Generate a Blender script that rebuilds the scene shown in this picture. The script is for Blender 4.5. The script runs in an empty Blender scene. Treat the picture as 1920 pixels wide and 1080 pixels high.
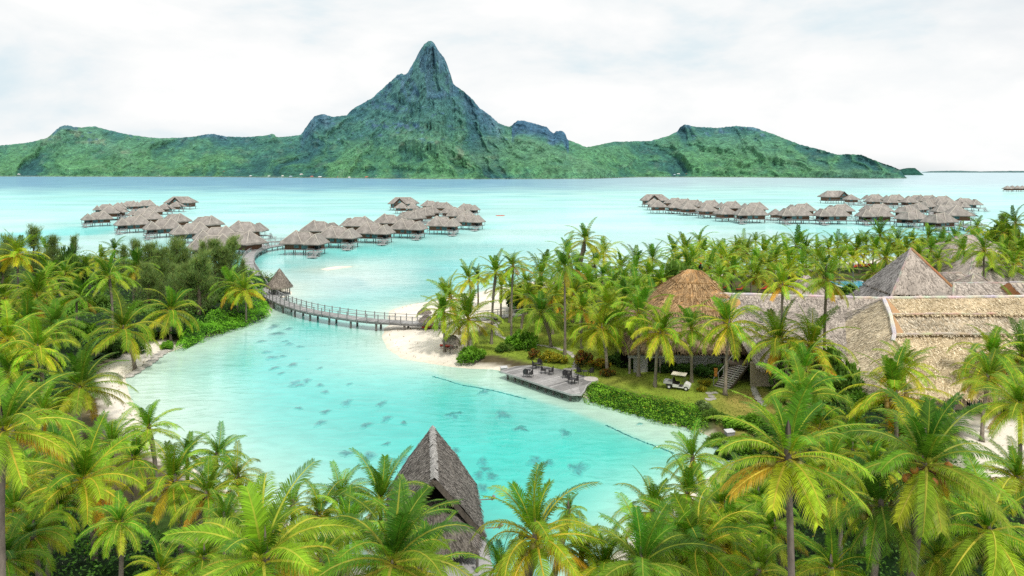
import bpy, math, random
import numpy as np
from mathutils import Vector

PI = math.pi
sc = bpy.context.scene
COL = bpy.data.collections.new("lagoon_resort")
sc.collection.children.link(COL)

# ------------------------------------------------------------------ camera model
CAM_H, FPX, HOR = 28.0, 1321.0, 321.0

def at(px, py, z=0.0):
    """ground point (height z) seen at a photo pixel"""
    Y = (CAM_H - z) * FPX / (py - HOR)
    return Vector(((px - 960.0) / FPX * Y, Y, z))

def atY(px, py, Y):
    return Vector(((px - 960.0) / FPX * Y, Y, CAM_H - (py - HOR) * Y / FPX))

# ------------------------------------------------------------------ numpy noise
def _hash(ix, iy, seed):
    h = (ix.astype(np.int64) * 374761393 + iy.astype(np.int64) * 668265263 + seed * 1442695041) & 0xFFFFFFFF
    h = ((h ^ (h >> 13)) * 1274126177) & 0xFFFFFFFF
    h = h ^ (h >> 16)
    return (h & 0xFFFF) / 65535.0

def vnoise(x, y, seed=0):
    x = np.asarray(x, float); y = np.asarray(y, float)
    ix = np.floor(x); iy = np.floor(y)
    fx = x - ix; fy = y - iy
    fx = fx * fx * (3 - 2 * fx); fy = fy * fy * (3 - 2 * fy)
    a = _hash(ix, iy, seed); b = _hash(ix + 1, iy, seed)
    c = _hash(ix, iy + 1, seed); d = _hash(ix + 1, iy + 1, seed)
    return (a * (1 - fx) + b * fx) * (1 - fy) + (c * (1 - fx) + d * fx) * fy

def fbm(x, y, seed=0, octv=4, gain=0.5):
    s = 0; amp = 1; tot = 0
    for o in range(octv):
        s = s + amp * vnoise(np.asarray(x) * 2 ** o + 17.3 * o, np.asarray(y) * 2 ** o - 9.1 * o, seed + o)
        tot += amp; amp *= gain
    return s / tot

def ridged(x, y, seed=0, octv=4):
    s = 0; amp = 1; tot = 0
    for o in range(octv):
        n = 1 - np.abs(2 * vnoise(np.asarray(x) * 2 ** o + 5.1 * o, np.asarray(y) * 2 ** o + 3.3 * o, seed + o) - 1)
        s = s + amp * n * n; tot += amp; amp *= 0.5
    return s / tot

def sstep(a, b, x):
    t = np.clip((np.asarray(x, float) - a) / (b - a), 0, 1)
    return t * t * (3 - 2 * t)

def lerp(a, b, t):
    t = np.asarray(t)[..., None]
    return np.asarray(a) * (1 - t) + np.asarray(b) * t

# ------------------------------------------------------------------ mesh builder
class MB:
    def __init__(self):
        self.V = []; self.F = []; self.C = []; self.n = 0
    def add(self, verts, faces, col=(1, 1, 1)):
        b = self.n
        self.V.extend([tuple(v) for v in verts])
        self.F.extend([tuple(i + b for i in f) for f in faces])
        if len(col) == len(verts) and not isinstance(col[0], (int, float)):
            self.C.extend([tuple(c) for c in col])
        else:
            self.C.extend([tuple(col)] * len(verts))
        self.n += len(verts)
    def add_np(self, V, F, C):
        b = self.n
        self.V.extend(map(tuple, V.tolist()))
        self.F.extend(map(tuple, (F + b).tolist()))
        self.C.extend(map(tuple, C.tolist()))
        self.n += len(V)
    def box(self, x0, x1, y0, y1, z0, z1, col=(1, 1, 1)):
        v = [(x0, y0, z0), (x1, y0, z0), (x1, y1, z0), (x0, y1, z0), (x0, y0, z1), (x1, y0, z1), (x1, y1, z1), (x0, y1, z1)]
        self.add(v, [(0, 3, 2, 1), (4, 5, 6, 7), (0, 1, 5, 4), (1, 2, 6, 5), (2, 3, 7, 6), (3, 0, 4, 7)], col)
    def beam(self, p, q, w, h, col=(1, 1, 1)):
        """rectangular bar from p to q; w across, h vertical-ish"""
        p = Vector(p); q = Vector(q); t = (q - p)
        if t.length < 1e-6: return
        t.normalize()
        up = Vector((0, 0, 1)) if abs(t.z) < 0.95 else Vector((0, 1, 0))
        s = t.cross(up).normalized(); u = s.cross(t)
        vs = []
        for c in (p, q):
            for a, b in ((-1, -1), (1, -1), (1, 1), (-1, 1)):
                vs.append(c + s * (a * w / 2) + u * (b * h / 2))
        self.add(vs, [(0, 1, 2, 3), (7, 6, 5, 4), (0, 4, 5, 1), (1, 5, 6, 2), (2, 6, 7, 3), (3, 7, 4, 0)], col)
    def tube(self, pts, radii, n=8, col=(1, 1, 1), cap=True):
        pts = [Vector(p) for p in pts]
        if isinstance(radii, (int, float)): radii = [radii] * len(pts)
        vs = []; fs = []
        for i, p in enumerate(pts):
            t = (pts[min(i + 1, len(pts) - 1)] - pts[max(i - 1, 0)])
            t = t.normalized() if t.length > 1e-9 else Vector((0, 0, 1))
            ref = Vector((1, 0, 0)) if abs(t.x) < 0.9 else Vector((0, 1, 0))
            s = t.cross(ref).normalized(); u = t.cross(s)
            for k in range(n):
                a = 2 * PI * k / n
                vs.append(p + (s * math.cos(a) + u * math.sin(a)) * radii[i])
        for i in range(len(pts) - 1):
            for k in range(n):
                k2 = (k + 1) % n
                fs.append((i * n + k, i * n + k2, (i + 1) * n + k2, (i + 1) * n + k))
        if cap:
            fs.append(tuple(range(n))[::-1]); fs.append(tuple((len(pts) - 1) * n + k for k in range(n)))
        if isinstance(col, list):
            col = [c for c in col for _ in range(n)]
        self.add(vs, fs, col)
    def lathe(self, prof, c=(0, 0, 0), n=16, col=(1, 1, 1)):
        vs = []; fs = []
        for r, z in prof:
            for k in range(n):
                a = 2 * PI * k / n
                vs.append((c[0] + r * math.cos(a), c[1] + r * math.sin(a), c[2] + z))
        for i in range(len(prof) - 1):
            for k in range(n):
                k2 = (k + 1) % n
                fs.append((i * n + k, i * n + k2, (i + 1) * n + k2, (i + 1) * n + k))
        self.add(vs, fs, col)
    def prism(self, poly, z0, z1, col=(1, 1, 1)):
        n = len(poly)
        vs = [(p[0], p[1], z0) for p in poly] + [(p[0], p[1], z1) for p in poly]
        fs = [tuple(range(n))[::-1], tuple(range(n, 2 * n))]
        for i in range(n):
            j = (i + 1) % n
            fs.append((i, j, n + j, n + i))
        self.add(vs, fs, col)
    def panel(self, a, b, c, d, nu, nv, amp=0.0, col=(1, 1, 1), var=0.0, seed=0):
        """bilinear patch a-b (bottom) d-c (top), pushed in and out a little"""
        a, b, c, d = map(Vector, (a, b, c, d))
        nrm = (b - a).cross(d - a)
        if nrm.length < 1e-6: nrm = (c - b).cross(d - b)
        nrm.normalize()
        vs = []; cs = []; fs = []
        r = random.Random(seed)
        for j in range(nv + 1):
            t = j / nv
            for i in range(nu + 1):
                s = i / nu
                p = (a * (1 - s) + b * s) * (1 - t) + (d * (1 - s) + c * s) * t
                edge = (i in (0, nu)) or (j in (0, nv))
                p = p + nrm * (0 if edge else r.uniform(-amp, amp))
                k = 1 + r.uniform(-var, var)
                vs.append(p); cs.append((col[0] * k, col[1] * k, col[2] * k))
        for j in range(nv):
            for i in range(nu):
                q = j * (nu + 1) + i
                fs.append((q, q + 1, q + nu + 2, q + nu + 1))
        self.add(vs, fs, cs)
    def build(self, name, mat, parent=None, world=False, smooth=False):
        V = self.V
        if world and parent is not None:
            o = parent.location
            V = [(v[0] - o.x, v[1] - o.y, v[2] - o.z) for v in V]
        me = bpy.data.meshes.new(name)
        me.from_pydata(V, [], self.F)
        ca = me.color_attributes.new("Col", 'FLOAT_COLOR', 'POINT')
        arr = np.ones((len(V), 4), np.float32); arr[:, :3] = np.array(self.C, np.float32).reshape(-1, 3)
        ca.data.foreach_set("color", arr.ravel())
        if smooth:
            me.polygons.foreach_set("use_smooth", [True] * len(me.polygons))
        me.materials.append(mat)
        me.update()
        return link(name, me, parent)

def link(name, data, parent=None):
    o = bpy.data.objects.new(name, data)
    COL.objects.link(o)
    if parent is not None: o.parent = parent
    return o

LABELS = {}
def tag(o, label, cat, group=None):
    o["label"] = label; o["category"] = cat
    if group: o["group"] = group
    LABELS.setdefault(label, []).append((o.name, group))
    return o

def thing(name, label, cat, loc=(0, 0, 0), rz=0.0, group=None):
    o = link(name, None); o.location = loc; o.rotation_euler = (0, 0, rz)
    o.empty_display_size = 0.3
    return tag(o, label, cat, group)

def struct(o):
    o["kind"] = "structure"; return o

def copy_tree(o, parent=None):
    c = o.copy(); COL.objects.link(c)
    if parent is not None: c.parent = parent
    for ch in list(o.children): copy_tree(ch, c)
    return c

ORD = ["", "first", "second", "third", "fourth", "fifth", "sixth", "seventh", "eighth", "ninth", "tenth", "eleventh", "twelfth",
       "thirteenth", "fourteenth", "fifteenth", "sixteenth", "seventeenth", "eighteenth", "nineteenth", "twentieth"]
for _t in ("twenty", "thirty", "forty", "fifty"):
    if _t != "twenty": ORD.append({"thirty": "thirtieth", "forty": "fortieth", "fifty": "fiftieth"}[_t])
    for _k in range(1, 10): ORD.append(_t + "-" + ORD[_k])

# ------------------------------------------------------------------ materials
def mat(name, base=(1, 1, 1), rough=0.7, spec=0.3, nscale=4.0, namt=0.35, ndet=6, bump=0.2, bdist=0.05, trans=0.0,
        stretch=None, rnd=0.0, nscale2=None, metal=0.0, coat=0.0, wave=None, hue=False):
    m = bpy.data.materials.new(name); m.use_nodes = True
    nt = m.node_tree; N = nt.nodes; L = nt.links
    N.clear()
    out = N.new("ShaderNodeOutputMaterial")
    bs = N.new("ShaderNodeBsdfPrincipled")
    bs.inputs["Roughness"].default_value = rough
    bs.inputs["Specular IOR Level"].default_value = spec
    bs.inputs["Metallic"].default_value = metal
    bs.inputs["Coat Weight"].default_value = coat
    at_ = N.new("ShaderNodeAttribute"); at_.attribute_name = "Col"
    tc = N.new("ShaderNodeTexCoord"); mp = N.new("ShaderNodeMapping")
    L.new(tc.outputs["Object"], mp.inputs["Vector"])
    if stretch: mp.inputs["Scale"].default_value = stretch
    no = N.new("ShaderNodeTexNoise"); no.inputs["Scale"].default_value = nscale
    no.inputs["Detail"].default_value = ndet; no.inputs["Roughness"].default_value = 0.65
    L.new(mp.outputs[0], no.inputs["Vector"])
    mr = N.new("ShaderNodeMapRange")
    mr.inputs["From Min"].default_value = 0.28; mr.inputs["From Max"].default_value = 0.72
    mr.inputs["To Min"].default_value = 1 - namt; mr.inputs["To Max"].default_value = 1 + namt
    L.new(no.outputs["Fac"], mr.inputs["Value"])
    fac = mr.outputs[0]
    if nscale2:
        n2 = N.new("ShaderNodeTexNoise"); n2.inputs["Scale"].default_value = nscale2; n2.inputs["Detail"].default_value = 3
        L.new(tc.outputs["Object"], n2.inputs["Vector"])
        m2 = N.new("ShaderNodeMapRange"); m2.inputs["From Min"].default_value = 0.3; m2.inputs["From Max"].default_value = 0.7
        m2.inputs["To Min"].default_value = 1 - namt * 0.7; m2.inputs["To Max"].default_value = 1 + namt * 0.7
        L.new(n2.outputs["Fac"], m2.inputs["Value"])
        mm = N.new("ShaderNodeMath"); mm.operation = 'MULTIPLY'
        L.new(fac, mm.inputs[0]); L.new(m2.outputs[0], mm.inputs[1]); fac = mm.outputs[0]
    if wave:
        wv = N.new("ShaderNodeTexWave"); wv.bands_direction = wave[0]; wv.inputs["Scale"].default_value = wave[1]
        wv.inputs["Distortion"].default_value = wave[2]; wv.inputs["Detail"].default_value = 2
        L.new(tc.outputs["Object"], wv.inputs["Vector"])
        m3 = N.new("ShaderNodeMapRange"); m3.inputs["To Min"].default_value = 1 - wave[3]; m3.inputs["To Max"].default_value = 1 + wave[3] * 0.4
        L.new(wv.outputs["Fac"], m3.inputs["Value"])
        mm = N.new("ShaderNodeMath"); mm.operation = 'MULTIPLY'
        L.new(fac, mm.inputs[0]); L.new(m3.outputs[0], mm.inputs[1]); fac = mm.outputs[0]
    if rnd:
        oi = N.new("ShaderNodeObjectInfo"); m4 = N.new("ShaderNodeMapRange")
        m4.inputs["To Min"].default_value = 1 - rnd; m4.inputs["To Max"].default_value = 1 + rnd
        L.new(oi.outputs["Random"], m4.inputs["Value"])
        mm = N.new("ShaderNodeMath"); mm.operation = 'MULTIPLY'
        L.new(fac, mm.inputs[0]); L.new(m4.outputs[0], mm.inputs[1]); fac = mm.outputs[0]
        if hue:
            sq = N.new("ShaderNodeMath"); sq.operation = 'FRACT'; ml = N.new("ShaderNodeMath"); ml.operation = 'MULTIPLY'; ml.inputs[1].default_value = 7.31
            L.new(oi.outputs["Random"], ml.inputs[0]); L.new(ml.outputs[0], sq.inputs[0])
            hx = N.new("ShaderNodeMix"); hx.data_type = 'RGBA'; L.new(sq.outputs[0], hx.inputs[0])
            hx.inputs[6].default_value = (.86, .98, 1.1, 1); hx.inputs[7].default_value = (1.34, 1.08, .8, 1)
    v1 = N.new("ShaderNodeVectorMath"); v1.operation = 'MULTIPLY'
    L.new(at_.outputs["Color"], v1.inputs[0]); v1.inputs[1].default_value = base
    if hue: L.new(hx.outputs[2], v1.inputs[1])
    v2 = N.new("ShaderNodeVectorMath"); v2.operation = 'SCALE'
    L.new(v1.outputs[0], v2.inputs[0]); L.new(fac, v2.inputs["Scale"])
    L.new(v2.outputs[0], bs.inputs["Base Color"])
    if bump:
        bp = N.new("ShaderNodeBump"); bp.inputs["Strength"].default_value = bump; bp.inputs["Distance"].default_value = bdist
        L.new(fac, bp.inputs["Height"]); L.new(bp.outputs[0], bs.inputs["Normal"])
    if trans:
        tr = N.new("ShaderNodeBsdfTranslucent")
        v3 = N.new("ShaderNodeVectorMath"); v3.operation = 'MULTIPLY'
        L.new(v2.outputs[0], v3.inputs[0]); v3.inputs[1].default_value = (1.25, 1.2, 0.6)
        L.new(v3.outputs[0], tr.inputs["Color"])
        mx = N.new("ShaderNodeMixShader"); mx.inputs[0].default_value = trans
        L.new(bs.outputs[0], mx.inputs[1]); L.new(tr.outputs[0], mx.inputs[2])
        L.new(mx.outputs[0], out.inputs[0])
    else:
        L.new(bs.outputs[0], out.inputs[0])
    return m

M = {}
M['palm'] = mat("palm_leaf", (1, 1, 1), 0.5, 0.16, 1.2, 0.25, 3, 0, trans=0.3, rnd=0.24, hue=True)
M['leaf'] = mat("broad_leaf", (1, 1, 1), 0.5, 0.18, 1.5, 0.3, 3, 0, trans=0.3, rnd=0.12)
M['needle'] = mat("ironwood_needles", (1, 1, 1), 0.7, 0.1, 0.8, 0.3, 3, 0, trans=0.5, rnd=0.1)
M['trunk'] = mat("palm_trunk", (0.24, 0.205, 0.17), 0.85, 0.2, 3.0, 0.4, 6, 0.5, 0.03, stretch=(1, 1, 6), rnd=0.2)
M['bark'] = mat("tree_bark", (0.13, 0.1, 0.075), 0.9, 0.2, 5, 0.4, 6, 0.5, 0.03)
M['nut'] = mat("coconut_husk", (1, 1, 1), 0.5, 0.4, 6, 0.25, 3, 0.1, 0.02)
M['thatch'] = mat("grey_thatch", (0.30, 0.27, 0.245), 0.9, 0.15, 5.0, 0.42, 8, 0.7, 0.12, stretch=(1, 1, 0.5), nscale2=0.5, rnd=0.07)
M['thatch_big'] = mat("weathered_thatch", (1, 1, 1), 0.9, 0.1, 4.5, 0.32, 8, 0.6, 0.08, stretch=(1.2, 1.2, 0.7), nscale2=0.35)
M['ridge'] = mat("ridge_thatch", (0.5, 0.45, 0.39), 0.9, 0.15, 6, 0.3, 6, 0.5, 0.06)
M['wood'] = mat("brown_timber", (0.165, 0.075, 0.042), 0.65, 0.3, 2, 0.35, 5, 0.15, 0.02, stretch=(1, 1, 9), rnd=0.18)
M['greywood'] = mat("weathered_timber", (0.36, 0.35, 0.345), 0.8, 0.25, 2.5, 0.3, 6, 0.2, 0.02, stretch=(1, 4, 1), nscale2=0.4)
M['pilewood'] = mat("pile_timber", (0.16, 0.145, 0.135), 0.85, 0.2, 3, 0.35, 5, 0.3, 0.02)
M['glass'] = mat("window_glass", (0.05, 0.12, 0.13), 0.06, 0.8, 1, 0.3, 2, 0)
M['dark'] = mat("dark_interior", (0.02, 0.018, 0.016), 0.9, 0.1, 2, 0.3, 2, 0)
M['white'] = mat("white_paint", (0.72, 0.71, 0.69), 0.4, 0.5, 2, 0.08, 4, 0.03, 0.01)
M['concrete'] = mat("grey_concrete", (0.42, 0.42, 0.42), 0.85, 0.2, 3, 0.2, 6, 0.2, 0.02)
M['pebble'] = mat("pebble_wall", (0.42, 0.41, 0.4), 0.85, 0.2, 9, 0.6, 3, 0.6, 0.05)
M['wicker'] = mat("dark_wicker", (0.03, 0.028, 0.03), 0.55, 0.4, 30, 0.4, 2, 0.4, 0.01)
M['red'] = mat("red_cushion", (0.5, 0.06, 0.035), 0.75, 0.2, 8, 0.2, 3, 0.1, 0.01)
M['stone'] = mat("coral_stone", (0.46, 0.43, 0.385), 0.9, 0.2, 5, 0.4, 6, 0.5, 0.05, rnd=0.25)
M['ground'] = mat("ground_cover", (1, 1, 1), 0.95, 0.1, 1.1, 0.28, 10, 0.35, 0.06, nscale2=0.25)
M['sand'] = mat("beach_sand", (1, 1, 1), 0.95, 0.15, 1.6, 0.11, 12, 0.6, 0.1, nscale2=0.25)
M['grass'] = mat("lawn_grass", (1, 1, 1), 0.9, 0.15, 6.0, 0.3, 10, 0.6, 0.06, nscale2=0.3)
M['rubber'] = mat("tyre_rubber", (0.02, 0.02, 0.022), 0.8, 0.3, 8, 0.2, 2, 0.1, 0.01)
M['skin'] = mat("skin", (0.22, 0.115, 0.07), 0.6, 0.3, 8, 0.1, 2, 0)
M['paint'] = mat("paint", (1, 1, 1), 0.55, 0.35, 3, 0.12, 4, 0.05, 0.01)

# water: wind-ruffled reflective skin over a depth-tinted body
def water_mat(name, rough=0.09, wave=1.0):
    m = bpy.data.materials.new(name); m.use_nodes = True
    nt = m.node_tree; N = nt.nodes; L = nt.links
    bs = N["Principled BSDF"]
    bs.inputs["Roughness"].default_value = rough
    bs.inputs["IOR"].default_value = 1.33; bs.inputs["Specular IOR Level"].default_value = 0.34
    a = N.new("ShaderNodeAttribute"); a.attribute_name = "Col"
    g = N.new("ShaderNodeNewGeometry")
    mp = N.new("ShaderNodeMapping"); mp.inputs["Scale"].default_value = (0.42, 1.0, 1.0); mp.inputs["Rotation"].default_value = (0, 0, 0.18)
    L.new(g.outputs["Position"], mp.inputs["Vector"])
    n1 = N.new("ShaderNodeTexNoise"); n1.inputs["Scale"].default_value = 0.9; n1.inputs["Detail"].default_value = 5; n1.inputs["Distortion"].default_value = 0.6
    n2 = N.new("ShaderNodeTexNoise"); n2.inputs["Scale"].default_value = 0.16; n2.inputs["Detail"].default_value = 4
    n3 = N.new("ShaderNodeTexNoise"); n3.inputs["Scale"].default_value = 0.028; n3.inputs["Detail"].default_value = 5
    for n in (n1, n2, n3): L.new(mp.outputs[0], n.inputs["Vector"])
    ad = N.new("ShaderNodeMath"); ad.operation = 'MULTIPLY_ADD'
    L.new(n2.outputs["Fac"], ad.inputs[0]); ad.inputs[1].default_value = 1.8; L.new(n1.outputs["Fac"], ad.inputs[2])
    bp = N.new("ShaderNodeBump"); bp.inputs["Distance"].default_value = 0.11
    sp_ = N.new("ShaderNodeSeparateXYZ"); L.new(g.outputs["Position"], sp_.inputs[0])
    fd = N.new("ShaderNodeMapRange"); fd.inputs["From Min"].default_value = 70; fd.inputs["From Max"].default_value = 420; fd.inputs["To Min"].default_value = .75 * wave; fd.inputs["To Max"].default_value = .16
    L.new(sp_.outputs["Y"], fd.inputs["Value"]); L.new(fd.outputs[0], bp.inputs["Strength"])
    L.new(ad.outputs[0], bp.inputs["Height"])
    # patchy sea floor and streaks of ripple light, both mixed into the colour
    mr = N.new("ShaderNodeMapRange"); mr.inputs["From Min"].default_value = 0.3; mr.inputs["From Max"].default_value = 0.7
    mr.inputs["To Min"].default_value = 0.84; mr.inputs["To Max"].default_value = 1.10
    L.new(n3.outputs["Fac"], mr.inputs["Value"])
    m2 = N.new("ShaderNodeMapRange"); m2.inputs["From Min"].default_value = 0.3; m2.inputs["From Max"].default_value = 0.7
    m2.inputs["To Min"].default_value = 0.91; m2.inputs["To Max"].default_value = 1.08
    L.new(n1.outputs["Fac"], m2.inputs["Value"])
    mm = N.new("ShaderNodeMath"); mm.operation = 'MULTIPLY'; L.new(mr.outputs[0], mm.inputs[0]); L.new(m2.outputs[0], mm.inputs[1])
    v = N.new("ShaderNodeVectorMath"); v.operation = 'SCALE'
    L.new(a.outputs["Color"], v.inputs[0]); L.new(mm.outputs[0], v.inputs["Scale"])
    N.remove(bs)
    df = N.new("ShaderNodeBsdfDiffuse"); gl = N.new("ShaderNodeBsdfGlossy"); gl.inputs["Roughness"].default_value = rough
    fr = N.new("ShaderNodeFresnel"); fr.inputs["IOR"].default_value = 1.33
    L.new(v.outputs[0], df.inputs["Color"])
    L.new(bp.outputs[0], gl.inputs["Normal"]); L.new(bp.outputs[0], fr.inputs["Normal"])
    # many small facets far away turn toward the eye, so the mirror weakens with distance offshore
    ff = N.new("ShaderNodeMapRange"); ff.inputs["From Min"].default_value = 90; ff.inputs["From Max"].default_value = 380; ff.inputs["To Min"].default_value = 1.2; ff.inputs["To Max"].default_value = .26
    L.new(sp_.outputs["Y"], ff.inputs["Value"])
    mf = N.new("ShaderNodeMath"); mf.operation = 'MULTIPLY'; L.new(fr.outputs[0], mf.inputs[0]); L.new(ff.outputs[0], mf.inputs[1])
    ms = N.new("ShaderNodeMixShader"); L.new(mf.outputs[0], ms.inputs[0]); L.new(df.outputs[0], ms.inputs[1]); L.new(gl.outputs[0], ms.inputs[2])
    L.new(ms.outputs[0], N["Material Output"].inputs[0])
    return m
M['water'] = water_mat("lagoon_water")
M['coral'] = water_mat("submerged_coral", 0.12)
# ================================================================== land shape
LAND_PX = [(-150, 470), (0, 484), (150, 490), (300, 497), (420, 512), (470, 512), (500, 528), (540, 536), (548, 552), (512, 566), (509, 588), (440, 616), (385, 634),
           (340, 653), (312, 662), (255, 694), (238, 708), (242, 738), (268, 778), (262, 806), (330, 862), (450, 935), (600, 1015), (760, 1105),
           (850, 1160), (960, 1165), (1060, 1115), (1150, 1040), (1250, 955), (1330, 892), (1375, 868), (1405, 852), (1372, 838), (1312, 810), (1250, 793),
           (1180, 772), (1095, 748), (1060, 734), (1000, 712), (950, 700), (930, 694), (896, 692), (860, 690), (800, 681), (750, 671),
           (724, 652), (714, 632), (720, 615), (738, 607), (726, 596), (728, 584), (745, 577), (775, 570), (835, 562), (900, 548), (1000, 528), (1100, 518), (1250, 515), (1400, 511),
           (1500, 500), (1600, 491), (1700, 478), (1800, 458), (1900, 438), (2000, 428)]
LAND = [tuple(at(x, y)[:2]) for x, y in LAND_PX] + [(330.0, 330.0), (330.0, 12.0), (-260.0, 12.0), (-260.0, 215.0)]
SANDBAR = [tuple(at(x, y)[:2]) for x, y in [(600, 505), (625, 500), (655, 499), (664, 500), (640, 503), (612, 507)]]
LAWN = [tuple(at(x, y, 1)[:2]) for x, y in [(868, 660), (905, 628), (935, 600), (1000, 585), (1100, 590), (1200, 640), (1300, 690), (1400, 715), (1470, 745),
                                            (1455, 800), (1390, 806), (1330, 770), (1200, 733), (1110, 707), (1000, 676), (930, 662)]]
BEACH = [tuple(at(x, y, .5)[:2]) for x, y in [(700, 690), (900, 700), (880, 655), (868, 640), (920, 605), (960, 585), (960, 560), (900, 530), (700, 560)]]
SANDYARD = [tuple(at(x, y, 1)[:2]) for x, y in [(1800, 785), (1990, 780), (2050, 900), (1850, 930), (1790, 850)]]
LEFTBEACH = [tuple(at(x, y, .5)[:2]) for x, y in [(200, 800), (180, 740), (190, 690), (240, 655), (300, 640), (330, 650), (240, 720), (280, 790), (250, 830)]]

def sdf(P, poly):
    """signed distance, positive inside"""
    P = np.asarray(P, float); d = np.full(len(P), 1e18); inside = np.zeros(len(P), bool)
    n = len(poly)
    for i in range(n):
        a = np.array(poly[i]); b = np.array(poly[(i + 1) % n]); e = b - a
        w = P - a
        t = np.clip((w @ e) / max(e @ e, 1e-9), 0, 1)
        q = w - t[:, None] * e
        d = np.minimum(d, (q * q).sum(1))
        c1 = (a[1] <= P[:, 1]) != (b[1] <= P[:, 1])
        with np.errstate(divide='ignore', invalid='ignore'):
            xi = a[0] + (P[:, 1] - a[1]) * e[0] / (e[1] if abs(e[1]) > 1e-12 else 1e-12)
        inside ^= c1 & (P[:, 0] < xi)
    return np.where(inside, 1, -1) * np.sqrt(d)

def land_sd(P):
    P = np.asarray(P, float)
    s = np.maximum(sdf(P, LAND), sdf(P, SANDBAR))
    return s + (fbm(P[:, 0] * 0.35, P[:, 1] * 0.35, 3, 3) - 0.5) * 0.9

def land_h(P):
    s = land_sd(P)
    z = np.where(s > 0, 1.0 * (1 - np.exp(-np.maximum(s, 0) / 5.0)), s * 0.2)
    return np.maximum(z, -1.5) + np.where(s > 3, (fbm(np.asarray(P)[:, 0] * .15, np.asarray(P)[:, 1] * .15, 8, 3) - .5) * .35, 0)

def gz(x, y):
    return float(land_h(np.array([[x, y]]))[0])

SHELF = [tuple(at(x, y)[:2]) for x, y in [(800, 690), (845, 711), (890, 724), (930, 733), (985, 747), (1060, 770), (1136, 797), (1200, 826), (1262, 850), (1330, 885), (1420, 850), (1320, 800), (1180, 765), (1060, 725), (930, 685)]]
# ------------------------------------------------------------------ water colour by depth
def wcol(X, Y):
    X = np.asarray(X, float); Y = np.asarray(Y, float)
    px = 960 + X / Y * FPX; py = HOR + CAM_H * FPX / Y
    d = -land_sd(np.stack([X, Y], 1))
    pale = np.array([0.115, 0.60, 0.56]); teal = np.array([0.028, 0.55, 0.48]); milky = np.array([0.47, 0.77, 0.73])
    far = np.array([0.50, 0.79, 0.775]); blue = np.array([0.19, 0.37, 0.52]); blue2 = np.array([0.48, 0.62, 0.68])
    n = fbm(X * 0.02, Y * 0.02, 21, 4); n2 = fbm(X * 0.07, Y * 0.05, 31, 4)
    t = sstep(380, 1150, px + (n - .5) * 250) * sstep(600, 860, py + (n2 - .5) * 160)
    c = lerp(pale, teal, np.clip(t * 1.1, 0, 1))
    # turquoise hole off the hedge and below the bridge
    t = np.exp(-(((px - 590) / 130) ** 2 + ((py - 598) / 26) ** 2))
    c = lerp(c, np.array([0.10, 0.66, 0.60]), np.clip(t * 1.0, 0, 1) * .8)
    # beyond the bridge: milky shallows, then clear lagoon
    up = sstep(585, 540, py)
    c = lerp(c, lerp(np.broadcast_to(np.array([0.22, 0.68, 0.66]), c.shape), milky, sstep(.35, .65, n)), up)
    t = np.exp(-(((px - 650) / 130) ** 2 + ((py - 520) / 22) ** 2)); c = lerp(c, np.array([0.60, 0.78, 0.73]), t * .8)
    t = np.exp(-(((px - 1250) / 420) ** 2 + ((py - 450) / 42) ** 2)); c = lerp(c, np.array([0.52, 0.78, 0.75]), t * .8)
    t = np.exp(-(((px - 690) / 260) ** 2 + ((py - 470) / 20) ** 2)); c = lerp(c, np.array([0.16, 0.70, 0.66]), np.clip(t * .8, 0, .8))
    # bluish drifts of weed on the shallows
    w = sstep(.60, .72, fbm(X * 0.05 + 4, Y * 0.03, 77, 4)) * np.exp(-(((px - 740) / 140) ** 2 + ((py - 545) / 45) ** 2))
    c = lerp(c, np.array([0.22, 0.52, 0.56]), w * .65)
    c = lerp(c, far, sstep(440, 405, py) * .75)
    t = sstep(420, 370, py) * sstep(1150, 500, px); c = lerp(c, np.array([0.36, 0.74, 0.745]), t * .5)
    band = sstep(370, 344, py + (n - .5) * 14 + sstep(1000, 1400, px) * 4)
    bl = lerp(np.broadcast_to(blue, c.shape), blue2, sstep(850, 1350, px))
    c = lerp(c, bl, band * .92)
    # paler sandy tint towards the shore in the near lagoon
    dd = np.maximum(d, 0)
    near = sstep(420, 560, py)
    c = lerp(c, np.array([0.70, 0.80, 0.66]), np.exp(-dd / 4.5) * near * .85)
    c = lerp(c, np.array([0.62, 0.78, 0.66]), np.exp(-(dd / 11) ** 2) * near * .38 * sstep(900, 600, px))
    sh = sdf(np.stack([X, Y], 1), SHELF) if True else 0
    c = lerp(c, np.array([0.50, 0.71, 0.585]), sstep(-.7, .9, sh + (n2 - .5) * 1.5) * (.68 + .3 * sstep(7, 1, dd)))
    c = lerp(c, np.array([0.56, 0.73, 0.62]), np.exp(-dd / 13) * sstep(520, 380, px) * near * .8)
    return np.clip(c, 0.01, 0.95)

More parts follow.
